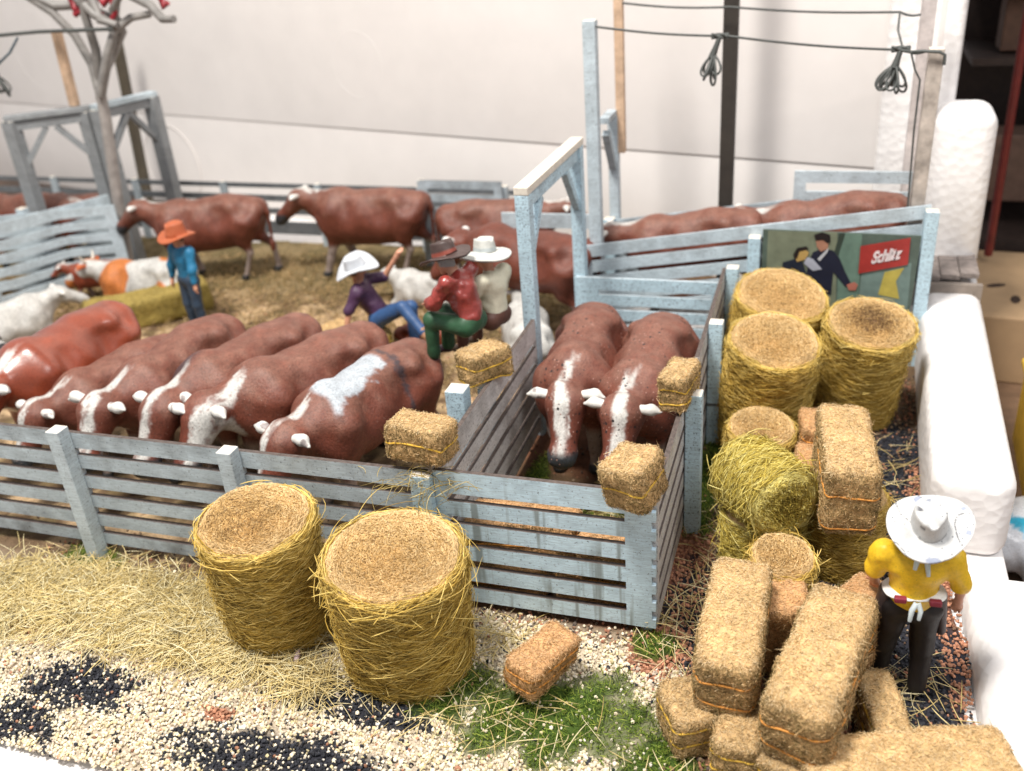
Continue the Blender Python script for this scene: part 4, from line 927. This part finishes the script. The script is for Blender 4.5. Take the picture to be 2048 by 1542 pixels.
# ------------------------------------------------------------------ rear fence and left pens
t = thing('slatted_fence', 'blurred dark grey rail fence along the back of the pen', 'fence', (-9, 9.4, 0), 0, GF)
B0 = at(60, 458); B1 = at(640, 488); db = (B1-B0).normalized(); E0 = B0-db*3.2; E1 = B1+db*4.6; nb = 7
for k in range(nb):
    p = E0.lerp(E1, k/nb); q = E0.lerp(E1, (k+1)/nb)
    kid(t, slot_panel(t, (p.x, p.y), (q.x, q.y), .18, 1.22, [(1.13, .98), (.86, .71), (.60, .44)], M_DARKGREY, edge=M_DARKGREY, stile=(.04, .04), th=.04))
    kid(t, post(t, q.x, q.y-.07, 1.26, .11, M_GREY))
q = at(920, 470, .2)
t = thing('slatted_fence', 'short dark slatted panel behind the middle cows', 'fence', (q.x, q.y, 0), 0, GF)
a_ = on_plane(838, 360, 8.7); b_ = on_plane(1005, 372, 8.7); kid(t, slot_panel(t, (a_.x, 8.7), (b_.x, 8.65), a_.z-1.0, a_.z, [(a_.z-.14, a_.z-.24), (a_.z-.38, a_.z-.48), (a_.z-.62, a_.z-.72)], M_GREY, edge=M_DARKGREY)); 
for v_ in (a_, b_): kid(t, post(t, v_.x, 8.78, v_.z-.02, .12, M_GREY))
t = thing('slatted_fence', 'short light grey rail fence between the cows and the archway', 'fence', (-3, 6.9, 0), 0, GF)
a_ = on_plane(1003, 425, 6.9); b_ = on_plane(1120, 428, 6.9); kid(t, slot_panel(t, (a_.x, 6.9), (-2.05, 6.9), a_.z-1.1, a_.z, [(a_.z-.22, a_.z-.38), (a_.z-.55, a_.z-.70)], M_LGREY, edge=M_LGREY, stile=(.25, .1)))
kid(t, post(t, a_.x+.1, 6.98, a_.z-.03, .12, M_LGREY)); kid(t, post(t, -2.1, 6.98, a_.z-.03, .12, M_LGREY))
def pen_fence(label, p, q, h, z0, slots, mat, posts=()):
    c = (Vector((*p, 0))+Vector((*q, 0)))/2; t = thing('slatted_fence', label, 'fence', c, 0, GF); kid(t, slot_panel(t, p, q, z0, h, slots, mat, edge=M_LGREY, stile=(.10, .20)))
    for s, hh in posts: v_ = Vector((*p, 0)).lerp(Vector((*q, 0)), s); kid(t, post(t, v_.x+.03, v_.y+.12, hh, .16, M_LGREY))
    return t
PA = at(258, 545); PB = at(0, 628); dd = (PB-PA).normalized(); PB2 = PA+dd*4.6
S7 = [(1.34, 1.24), (1.10, 1.00), (.86, .76), (.62, .52), (.38, .28)]
pen_fence('light grey slatted fence slanting across the left edge of the pen', (PB2.x, PB2.y), (PA.x, PA.y), 1.55, .10, S7, M_LGREY, [(.45, 1.6)])
PC = at(228, 410, 1.5); PD = at(0, 432, 1.5); d2 = (PD-PC).normalized(); PD2 = PC+d2*3.2
pen_fence('rear light grey slatted fence behind the slanting fence at the left', (PD2.x, PD2.y), (PC.x, PC.y), 1.5, .1, S7, M_LGREY, [(.46, 1.58)])
t1 = at(195, 215, 3.08); t2 = at(300, 190, 3.08); t0 = at(18, 236, 3.08); 
t = thing('timber_archway', 'blurred grey braced archway at the back left corner', 'archway', (t1.x, t1.y, 0), 0, 'tall braced archways')
arch(t, (t1.x, t1.y, 0), (t2.x, t2.y, 0), 3.05, M_FAR, .23, top=M_LGREY)
t = thing('timber_archway', 'dark grey braced archway at the left edge of the photo', 'archway', (t0.x, t0.y, 0), 0, 'tall braced archways')
arch(t, (t0.x, t0.y, 0), (t1.x-.25, t1.y-.05, 0), 3.03, M_FAR, .23, top=M_FAR)
def stick(nm, label, cat, p, q, w_, mat, group=None):
    p = Vector(p); q = Vector(q); mb = MB(); mb.bar(Vector((0, 0, 0)), q-p, w_, w_); o = mb.build(nm, mat, None, loc=p); bevel(o, w_*.15); return tag(o, label, cat, group)
pg = at(150, 212, 3.12); pt = on_plane(112, 60, pg.y)
stick('wooden_peg', 'bare orange wooden peg standing on the left archway', 'peg', pg, pt, .15, M_WOOD)
kb = at(300, 420); kt = on_plane(225, 40, kb.y); stick('dark_pole', 'dark brown leaning pole behind the left archway', 'pole', kb, kt, .19, plain('dark_brown_pole', (.07, .055, .035), .6))
# bare bent-wire tree with red scraps
tb_ = at(262, 556); t = thing('wire_tree', 'bare grey bent wire tree with red scraps at the top left', 'tree', tb_); Y0 = tb_.y
def tp(px, py, dy=0): return on_plane(px, py, Y0+dy)-tb_
M_TUBE = plain('grey_tube', (.24, .225, .21), .5, .3)
mb = MB(); mb.tube([Vector((0, 0, 0)), tp(235, 400), tp(212, 240), tp(200, 180)], [.11, .105, .10, .09], 10); mb.build('trunk', plain('pinkish_tube', (.33, .30, .28), .5, .3), t, True)
BR = [[(204, 200), (185, 130), (150, 70), (105, 25), (50, -10)], [(202, 200), (192, 100), (170, 30), (160, -20)], [(202, 190), (215, 110), (230, 60), (262, 35), (300, 28)], [(204, 175), (225, 80), (235, -10)], [(262, -10), (300, 10), (325, 38), (348, 38)], [(150, -8), (190, 30), (232, 52), (240, 60)],
      [(60, -10), (110, 12), (170, 10), (235, 40)], [(215, 130), (245, 62), (225, 20), (240, -10)], [(180, -10), (200, 40), (235, 50)]]
for k, b in enumerate(BR):
    mb = MB(); P = [tp(x, y, .15*math.sin(k*2+i)) for i, (x, y) in enumerate(b)]; mb.tube(P, np.linspace(.085, .06, len(P)), 8); mb.build('branch', M_TUBE, t, True)
M_RED = plain('red_paint', (.30, .02, .03), .4)
for k, b in enumerate([[(138, -10), (150, 20), (165, 12)], [(175, 0), (185, 25), (205, 30)], [(222, -8), (230, 25), (224, 42)], [(320, -8), (328, 15), (335, 5)], [(195, -10), (208, 10), (218, -6)], [(150, 30), (160, 22), (172, 26)], [(205, 38), (222, 48), (228, 30)]]):
    mb = MB(); mb.tube([tp(x, y, -.05) for x, y in b], .05, 6); mb.build('red_scrap', M_RED, t, True)
a_ = on_plane(-60, 76, Y0-.2); b_ = on_plane(225, 58, Y0-.2)
mb = MB(); mb.tube([a_, (a_+b_)/2+Vector((0, 0, .03)), b_], .03, 8); tag(mb.build('overhead_wire', M_WIRE, None, True), 'knobbly dark wire crossing the top left corner', 'wire', 'overhead wires')
mb = MB(); mb.tube([on_plane(x, y, Y0-.2) for x, y in ((35, 76), (20, 105), (-5, 130))], .02, 8); tag(mb.build('loose_wire', plain('blue_wire', (.05, .09, .12), .5), None, True), 'short blue wire curling down at the left edge', 'wire')
bundle('dark tangled wire loops at the left edge', on_plane(-12, 120, Y0-.3), on_plane(2, 195, Y0-.3), 4)

# ------------------------------------------------------------------ cattle placement
cow_px((842, 690), (600, 850), sc=1.06, label= 'rightmost cow of the front row, shoulder flaked to pale grey', kind='patch', seed=6)
cow_px((735, 662), (420, 838), 'brown cow second from the right in the front row, white neck stripe', seed=5)
cow_px((608, 645), (318, 822), 'brown cow third from the right in the front row, dark smudge by its neck', kind='brushed', seed=4)
cow_px((452, 640), (205, 812), 'brown cow fourth from the right in the front row, both white ears showing', seed=3)
cow_px((335, 655), (70, 800), 'dusky brown cow second from the left in the front row', kind='brushed', seed=2)
cow_px((225, 618), (-45, 800), 'glossy reddish cow at the left end of the front row', kind='red', seed=1, mat=M_GLOSS)
def cow_lr(rx, ry, hx_, hy_, label, **k):
    sc = k.get('sc', 1.0); a = Vector((rx, ry, 0)); d = Vector((hx_-rx, hy_-ry, 0)).normalized(); o = a+d*1.02*sc
    return cow(o.x, o.y, math.atan2(d.y, d.x), label, **k)
cow_lr(-1.42, 4.10, -1.24, 1.6, 'left speckled cow in the chute, black muzzle hanging low', seed=21, kind='brushed', mat=M_COW2, sc=1.04)
cow_lr(-.50, 3.95, -.66, 1.5, 'right speckled cow in the chute, broad white brush stroke on its neck', seed=22, kind='brushed', mat=M_COW2, sc=1.02)
cow_px((845, 395), (590, 395), 'plain brown cow walking left in the middle of the back row', pose='walk', seed=31, sc=1.08)
cow_px((515, 405), (285, 412), 'dark brown cow walking left, above the orange hat', pose='walk', seed=32, sc=1.05)
cow_px((885, 410), (1110, 405), 'brown cow with its rump to the middle cow, partly behind the archway', pose='mid', seed=33, sc=1.0)
cow_px((1180, 492), (930, 490), 'large brown cow standing behind the cream shirted man and the archway', pose='low', kind='plain', seed=34, sc=1.08)
cow_px((120, 392), (-120, 400), 'blurred brown cow at the far left edge, rear of the two', pose='mid', seed=35, sc=1.0)
cow_px((235, 385), (105, 390), 'blurred brown cow peering between the left archway posts', pose='mid', seed=36, sc=.95)
cow_px((30, 395), (140, 405), 'blurred brown cow facing right at the left edge', pose='mid', seed=37, sc=1.0, z=-.1)
def ramp_cow(rx, hx_, y_, label, seed, zz):
    return cow((rx+hx_)/2, y_, math.pi, label, pose='mid', seed=seed, z=zz+.22, sc=1.0, pitch=.14)
ramp_cow(.50, -1.55, 6.62, 'brown cow lower on the ramp, head at the left end', 41, .12)
ramp_cow(2.35, .30, 6.62, 'brown cow higher on the ramp, behind the billboard', 42, .37)
o = at(262, 610); 
cow(o.x+.3, o.y+.1, math.radians(186), 'white cow with orange patches lying by the man in the orange hat', pose='lying', kind='orange', seed=8, group='lying cattle', sc=.95, horn=True)
o = at(30, 690); cow(o.x, o.y, math.radians(60), 'white cow lying at the left edge behind the front row', pose='lying', kind='white', seed=9, group='lying cattle', sc=.85)
o = at(10, 750); cow(o.x-.3, o.y+.1, math.radians(150), 'black animal at the very left edge behind the front row', pose='lying', kind='blackpatch', seed=12, group='lying cattle', sc=.7)
o = at(825, 640); cow(o.x, o.y+.6, math.radians(170), 'white cow lying behind the seated boy', pose='lying', kind='white', seed=14, group='lying cattle', sc=.68)
o = at(1060, 720); cow(o.x, o.y, math.radians(110), 'pale cow lying behind the slatted fence by the archway post', pose='lying', kind='white', seed=15, group='lying cattle', sc=.9)
o = at(855, 700); cow(o.x, o.y+.1, math.radians(20), 'small orange calf lying behind the red shirted man', pose='lying', kind='red', seed=16, group='lying cattle', sc=.45, cat='calf', name='calf')
# small brown calf standing behind the lying orange-patched cow
o = at(205, 600); cow(o.x, o.y, math.radians(200), 'small reddish calf standing against the left slatted fence', pose='walk', kind='red', seed=17, group='lying cattle', sc=.5, cat='calf', name='calf')

# ------------------------------------------------------------------ hay bales
def RB(px, py, **k): v_ = at(px, py); return v_
round_bale(-3.36, -.64, .0, .50, 1.36, 'large rolled bale standing left, at the grey fence', tilt=(.09, .02), seed=1, rbot=.455, fringe=60)
round_bale(-2.03, -.76, .0, .575, 1.27, 'largest rolled bale, in front of the pale blue gate corner', tilt=(.08, .03), seed=2, rbot=.53, fringe=420, dens=1.1, loose=2)
round_bale(.58, 4.86, .0, .53, 1.56, 'rolled bale nearest the billboard, leaning back left', tilt=(.22, .13), seed=3, rbot=.52, fringe=20)
round_bale(.60, 3.70, .0, .49, 1.48, 'rolled bale right of the chute fence, in front of the other two tall bales', tilt=(.22, .12), seed=4, rbot=.53, fringe=20)
round_bale(1.66, 4.42, .0, .50, 1.40, 'rolled bale with a dark rotten top next to the foam edge', tilt=(.20, .10), seed=5, rbot=.47, face_dark=.5, fringe=20)
round_bale(.66, 2.76, .0, .355, .74, 'small rolled bale standing behind the lying yellow roll', tilt=(.13, .08), seed=6, dens=1.2)
round_bale(.86, 1.22, .0, .38, .66, 'crushed rolled bale underneath the lying yellow roll', seed=7, dens=1.2, mats=(M_ROUNDG, M_END), fringe=80)
ce = Vector((.84, 1.10, .98)); ax = ((Vector(CP)-ce).normalized()*.82+Vector(CR)*.50-Vector(CU)*.42).normalized()
b = round_bale(*(ce-ax*.36), .335, .72, 'bright yellow rolled bale lying on its side, fraying', axis=ax, seed=8, dens=1.5, mats=(M_ROUNDG, M_ROUNDG), face_dark=.45, fringe=200, loose=2)
round_bale(1.56, 1.42, .0, .37, .82, 'rolled bale under the tall leaning rectangular bale', seed=9, dens=1.2, fringe=40)
round_bale(1.02, .50, .0, .27, .78, 'small orange rolled bale behind the two big front bales', seed=10, tilt=(.12, .05), dens=1.5, fringe=60)
round_bale(-5.05, 4.72, .0, .42, .5, 'yellow rolled bale under the seated boy in the white hat', seed=11, dens=.6)
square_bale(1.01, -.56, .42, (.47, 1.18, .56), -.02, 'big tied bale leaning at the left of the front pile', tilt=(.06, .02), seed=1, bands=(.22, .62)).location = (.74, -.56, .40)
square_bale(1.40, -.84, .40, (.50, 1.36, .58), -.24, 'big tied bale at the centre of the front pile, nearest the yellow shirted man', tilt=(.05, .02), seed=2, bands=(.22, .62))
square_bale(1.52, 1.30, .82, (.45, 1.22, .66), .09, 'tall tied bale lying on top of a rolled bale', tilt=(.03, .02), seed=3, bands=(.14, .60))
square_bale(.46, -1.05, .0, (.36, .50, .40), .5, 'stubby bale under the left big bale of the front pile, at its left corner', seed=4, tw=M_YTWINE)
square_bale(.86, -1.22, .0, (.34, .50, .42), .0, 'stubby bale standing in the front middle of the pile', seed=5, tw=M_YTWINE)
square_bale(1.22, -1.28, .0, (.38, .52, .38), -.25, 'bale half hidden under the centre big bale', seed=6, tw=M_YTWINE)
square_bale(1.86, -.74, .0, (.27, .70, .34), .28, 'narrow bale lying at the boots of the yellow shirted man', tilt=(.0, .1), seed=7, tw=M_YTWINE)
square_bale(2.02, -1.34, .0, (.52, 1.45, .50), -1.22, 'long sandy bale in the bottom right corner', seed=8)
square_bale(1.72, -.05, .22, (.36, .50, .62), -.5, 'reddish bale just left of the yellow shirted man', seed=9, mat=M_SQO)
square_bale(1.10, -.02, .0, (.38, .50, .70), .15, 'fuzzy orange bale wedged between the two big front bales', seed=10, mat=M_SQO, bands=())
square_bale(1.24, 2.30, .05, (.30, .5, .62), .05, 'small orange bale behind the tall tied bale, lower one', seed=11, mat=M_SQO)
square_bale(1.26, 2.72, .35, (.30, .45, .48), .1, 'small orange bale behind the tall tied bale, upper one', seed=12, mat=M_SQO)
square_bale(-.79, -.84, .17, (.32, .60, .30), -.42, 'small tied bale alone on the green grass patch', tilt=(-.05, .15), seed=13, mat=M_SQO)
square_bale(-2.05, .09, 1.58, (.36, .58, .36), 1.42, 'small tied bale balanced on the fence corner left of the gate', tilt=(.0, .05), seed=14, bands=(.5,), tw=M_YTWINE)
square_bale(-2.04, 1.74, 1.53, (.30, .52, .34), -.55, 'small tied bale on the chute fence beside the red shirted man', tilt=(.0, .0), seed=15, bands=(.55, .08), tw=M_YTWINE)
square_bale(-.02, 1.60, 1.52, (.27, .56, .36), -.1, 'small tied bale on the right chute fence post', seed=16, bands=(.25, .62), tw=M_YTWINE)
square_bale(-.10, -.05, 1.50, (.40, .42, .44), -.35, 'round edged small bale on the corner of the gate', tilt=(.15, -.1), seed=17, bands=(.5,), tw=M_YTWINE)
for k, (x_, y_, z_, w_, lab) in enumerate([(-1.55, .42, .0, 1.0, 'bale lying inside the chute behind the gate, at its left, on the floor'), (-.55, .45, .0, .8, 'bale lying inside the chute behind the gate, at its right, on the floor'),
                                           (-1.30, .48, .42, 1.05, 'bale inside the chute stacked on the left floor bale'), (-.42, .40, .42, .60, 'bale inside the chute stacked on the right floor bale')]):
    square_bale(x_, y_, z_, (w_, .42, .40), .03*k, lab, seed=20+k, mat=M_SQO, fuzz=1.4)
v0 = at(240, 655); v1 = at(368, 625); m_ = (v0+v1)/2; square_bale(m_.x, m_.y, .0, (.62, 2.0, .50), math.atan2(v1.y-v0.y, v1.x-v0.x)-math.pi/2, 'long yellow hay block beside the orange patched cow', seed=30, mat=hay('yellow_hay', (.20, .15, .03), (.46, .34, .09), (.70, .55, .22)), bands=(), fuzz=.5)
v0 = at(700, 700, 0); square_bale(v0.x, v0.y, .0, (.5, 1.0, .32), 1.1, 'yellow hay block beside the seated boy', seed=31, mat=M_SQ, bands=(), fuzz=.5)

# ------------------------------------------------------------------ people
def pose(**k):
    J = dict(pelvis=(0, 0, .92), chest=(0, 0, 1.25), neck=(0, 0, 1.45), head=(0, .02, 1.56), shL=(-.20, 0, 1.37), shR=(.20, 0, 1.37), elL=(-.30, 0, 1.10), elR=(.30, 0, 1.10), wrL=(-.30, .10, .88), wrR=(.30, .10, .88),
             hipL=(-.10, 0, .88), hipR=(.10, 0, .88), knL=(-.12, .03, .48), knR=(.12, .03, .48), anL=(-.13, 0, .10), anR=(.13, 0, .10), toL=(-.15, .14, .05), toR=(.15, .14, .05), face=(0, 1, 0))
    J.update(k); return J
M_YEL = vcol('yellow_painted_figure', .45, [(26, .10, (.25, .2, .03))], .2, 18, .4, .15)
M_WHT = vcol('chipped_white_paint', .5, [(24, .14, (.12, .13, .15))], .3, 20, .4, .1)
GPEO = 'painted cattle hands of the diorama'
def apron(t, P, garment):
    W_ = (.78, .78, .76)
    o = garment('apron_band', [(P['pelvis']+[-.13, -.01, .12], P['pelvis']+[.13, -.01, .12], .128, .128, .86, .01)], W_, fold=.012, k=.01)
    me = o.data
    for v in me.vertices: v.co.z = P['pelvis'][2]+.13+(v.co.z-P['pelvis'][2]-.12)*.22; v.co.x *= .86; v.co.y *= 1.22
    mb = MB(); mb.tube([(.0, -.175, 1.05), (-.03, -.20, 1.0), (-.035, -.20, .90)], [.022, .020, .014], 8); mb.tube([(.01, -.175, 1.05), (.03, -.20, 1.0), (.025, -.20, .92)], [.020, .018, .013], 8)
    V = np.concatenate(mb.V); mb.build('apron_knot', M_SKIN, t, True, col=np.tile((.62, .70, .72), (len(V), 1)))
    mb = MB(); mb.tube([(.0, -.07, 1.46), (-.03, -.13, 1.42), (-.045, -.16, 1.34)], [.02, .022, .014], 8); mb.tube([(.01, -.07, 1.46), (.035, -.135, 1.40), (.05, -.17, 1.30)], [.02, .022, .014], 8)
    V = np.concatenate(mb.V); mb.build('neckerchief_tail', M_SKIN, t, True, col=np.tile((.60, .68, .68), (len(V), 1)))
    for x_ in (-.11, .13):
        mb = MB(); mb.box((x_, -.155, 1.055), (.085, .05, .045)); V = np.concatenate(mb.V); bevel(mb.build('belt', M_SKIN, t, False, col=np.tile((.22, .02, .04), (len(V), 1))), .01)
    for sgn in (-1, 1):   # apron side flap hanging beside the thigh
        V, F = surf([((sgn*.19, .02, 1.0), (sgn*.235, .04, .66), .05, .04, 1.6, .02)], .014, .03); c = np.tile((.05, .035, .035), (len(V), 1)); c[V[:, 1] > .05] = W_
        mesh_np('apron_side', V, F, M_SKIN, t, True, col=c)
person('man in a yellow shirt, black trousers and huge chipped white hat, seen from behind', GPEO, at(1796, 1384), math.radians(3),
       pose(shL=(-.23, 0, 1.36), shR=(.23, 0, 1.34), elL=(-.30, .03, 1.15), elR=(.325, .02, 1.09), wrL=(-.26, .16, .98), wrR=(.345, .12, .88), knL=(-.15, .04, .48), knR=(.12, .02, .48), anL=(-.17, .05, .12), anR=(.12, -.03, .10), toL=(-.20, .17, .05), toR=(.15, .09, .05)),
       dict(shirt=(.80, .50, .02), pants=(.012, .009, .009), sleeve=.88, bulk=1.10, shirtmat=M_YEL, var=.25, boots=(.03, .02, .02)), dict(brim=.285, crown=.125, h=.19, col=(.56, .56, .55), rot=(.42, -.16, .1), off=(.03, -.06, .01), mat=M_WHT, curl=.025, dent=.045, chip=True), extra=apron, seed=1, scale=1.02)
# seated on the chute fence
sit = dict(knL=(-.14, .40, .90), knR=(.14, .40, .88), anL=(-.14, .42, .48), anR=(.15, .44, .46), toL=(-.15, .56, .42), toR=(.16, .58, .40))
def seated(**k): d = dict(sit); d.update(k); return pose(**d)
person('man in a red shirt, green trousers and dark brown hat sitting on the chute fence', GPEO, (-2.47, 2.58, .82), math.radians(76),
       seated(chest=(0, .08, 1.24), neck=(0, .16, 1.42), head=(0, .24, 1.50), shL=(-.20, .10, 1.36), shR=(.20, .10, 1.36), elL=(-.26, .26, 1.16), elR=(.26, .26, 1.16), wrL=(-.12, .42, 1.08), wrR=(.12, .42, 1.08), face=(0, .85, -.5)),
       dict(shirt=(.30, .045, .035), pants=(.028, .085, .04), sleeve=1.85, var=1.4, fold=.022, shirtmat=M_GLOSS, boots=(.05, .03, .04), hair=(.35, .34, .33)), dict(brim=.28, crown=.125, h=.14, col=(.07, .045, .04), rot=(-.30, .05, 0), band=(.25, .06, .04), curl=.03), seed=2, scale=1.08)
person('man in a cream shirt and brown trousers, white hat, sitting on the fence', GPEO, (-2.36, 3.10, .72), math.radians(70),
       seated(chest=(0, .02, 1.26), neck=(0, .05, 1.46), head=(0, .08, 1.57), elL=(-.28, .14, 1.12), elR=(.28, .12, 1.12), wrL=(-.16, .34, 1.02), wrR=(.16, .34, 1.02)),
       dict(shirt=(.74, .70, .54), pants=(.12, .05, .035), sleeve=1.85, var=.3, hair=(.3, .3, .26)), dict(brim=.30, crown=.12, h=.15, col=(.60, .60, .56), rot=(-.08, .10, 0), band=(.42, .46, .46), curl=.02, droop=-.04), seed=3, scale=1.02)
v0 = at(402, 660); person('man in a blue shirt and orange hat standing by the hay block', GPEO, v0, math.radians(160), pose(elL=(-.28, .08, 1.1), elR=(.28, .06, 1.1)), dict(shirt=(.02, .17, .32), pants=(.035, .06, .10), sleeve=1.8), dict(brim=.29, crown=.15, h=.19, col=(.45, .12, .05), rot=(-.05, .0, 0), curl=.04), seed=4, scale=1.0)
v0 = at(742, 690); person('boy in a white hat and blue jeans sitting on a bale, one arm raised', GPEO, (-4.85, 4.95, -.30), math.radians(-75),
       seated(chest=(0, -.14, 1.20), neck=(0, -.20, 1.40), head=(0, -.20, 1.52), shL=(-.2, -.18, 1.33), shR=(.2, -.18, 1.33), elR=(.30, -.30, 1.10), wrR=(.36, -.36, .86), elL=(-.26, .10, 1.34), wrL=(-.22, .30, 1.62), knL=(-.05, .44, .98), knR=(.30, .40, 1.12), anR=(.55, .66, .86), anL=(-.02, .44, .50), toR=(.66, .74, .84), toL=(-.02, .58, .46)),
       dict(shirt=(.07, .03, .07), pants=(.035, .09, .22), sleeve=.95, boots=(.35, .18, .10)), dict(brim=.30, crown=.125, h=.14, col=(.58, .60, .63), rot=(.25, .1, .2), curl=.07), seed=5, scale=1.1)

# ------------------------------------------------------------------ room behind the foam box
M_CARD = plain('cardboard', (.44, .29, .16), .8, .1, 3)
t = thing('dark_cupboard', 'dark open cupboard with cluttered shelves behind the foam box', 'cupboard', (8.4, 12.6, -.35), .0)
for nm, c, s in (('back_panel', (0, 1.6, 5), (10, .2, 12)), ('shelf', (0, .2, .1), (10, 2.6, .2)), ('shelf', (0, .4, 3.2), (10, 2.2, .12)), ('shelf', (0, .4, 4.4), (10, 2.2, .12))):
    mb = MB(); mb.box(c, s); mb.build(nm, plain('dark_shelf', (.035, .02, .015), .6, .4), t)
for k, (x_, z_, c_, s_) in enumerate([(-4.3, 6.2, (.10, .05, .03), (.5, .6, 1.0)), (-3.5, 6.1, (.20, .20, .20), (.5, .6, .8)), (-3.9, 3.7, (.12, .07, .05), (1.1, .8, 1.2)), (-2.9, 8.1, (.18, .12, .08), (.8, .7, .9)), (-4.2, 8.0, (.06, .05, .05), (.8, .7, .7)), (-2.6, 3.9, (.05, .03, .025), (1.0, .8, 1.6))]):
    mb = MB(); mb.box((8.4+x_, 12.6, z_-.35-2.4), s_); o = mb.build('storage_box', plain('box_colour', c_, .7, .3)); bevel(o, .03)
    tag(o, ['small brown box on the middle cupboard shelf, at its left', 'small grey box on the middle cupboard shelf', 'dark brown box on the lowest cupboard shelf', 'tan box on the top cupboard shelf', 'blackish box on the top cupboard shelf, at its left', 'tall dark box on the lowest cupboard shelf, farther right'][k], 'box', 'boxes in the cupboard')
p_ = on_plane(2044, 95, 10.6); q_ = on_plane(1994, 400, 10.6); q_.z = max(q_.z, -1.3)
p2 = p_+(p_-q_)*.5; mb = MB(); mb.tube([q_+(q_-p_)*.4, q_, p_, p2], .07, 8); tag(mb.build('red_rod', plain('red_rod_paint', (.16, .02, .015), .4), None, True), 'slanting red rod in front of the dark cupboard', 'rod')
v0 = at(2010, 690, -1.2); t = thing('cardboard_box', 'brown cardboard box with dark prints standing beside the foam box', 'cardboard box', (5.4, 9.6, -1.35), -.1)
mb = MB(); mb.box((0, 0, .55), (3.6, 3.0, 1.1)); bevel(mb.build('carton', M_CARD, t), .03)
for k, (x_, y_) in enumerate(((-1.45, -.2), (-1.18, -.75))):
    flat('printed_mark', ell(0, 0, .16, .07, .5+k), 0, (.06, .04, .03), .004, parent=t); o = [c for c in bpy.data.objects if c.name.startswith('printed_mark')][-1]
    o.rotation_euler = (-math.pi/2, 0, 0); o.location = (x_, y_, 1.106)
t = thing('yellow_crate', 'yellow plastic crate partly hidden behind the foam box', 'crate', (4.95, 4.9, -1.35), -.05)
mb = MB(); mb.box((0, 0, .6), (2.2, 3.0, 1.2)); bevel(mb.build('crate_body', plain('yellow_plastic', (.60, .36, .03), .4), t), .08)
mb = MB(); mb.box((0, 0, 1.22), (2.3, 3.1, .10)); bevel(mb.build('crate_rim', plain('yellow_rim', (.66, .42, .05), .4), t), .03)
v0 = at(2035, 1070, -.9)
t = thing('plastic_bag', 'crumpled white plastic bag with blue print beside the foam box', 'bag', (v0.x+.25, v0.y, -1.3))
V, F = surf([((-.5, 0, .35), (.6, .2, .4), .38, .42, 1.3, .1), ((0, -.4, .25), (.3, .5, .5), .3, .3, 1, .1)], .05, .1, disp=lambda G: .10*np.abs(vnoise(G, 2.5, 3))+.03*vnoise(G, 7, 4))
c = np.tile((.72, .74, .78), (len(V), 1)); n_ = fbm(V, 1.6, 12, 2); c[(n_ > .12)] = (.02, .42, .62); c[n_ > .34] = (.75, .77, .8)
mesh_np('bag_film', V, F, M_GLOSS, t, True, col=c)
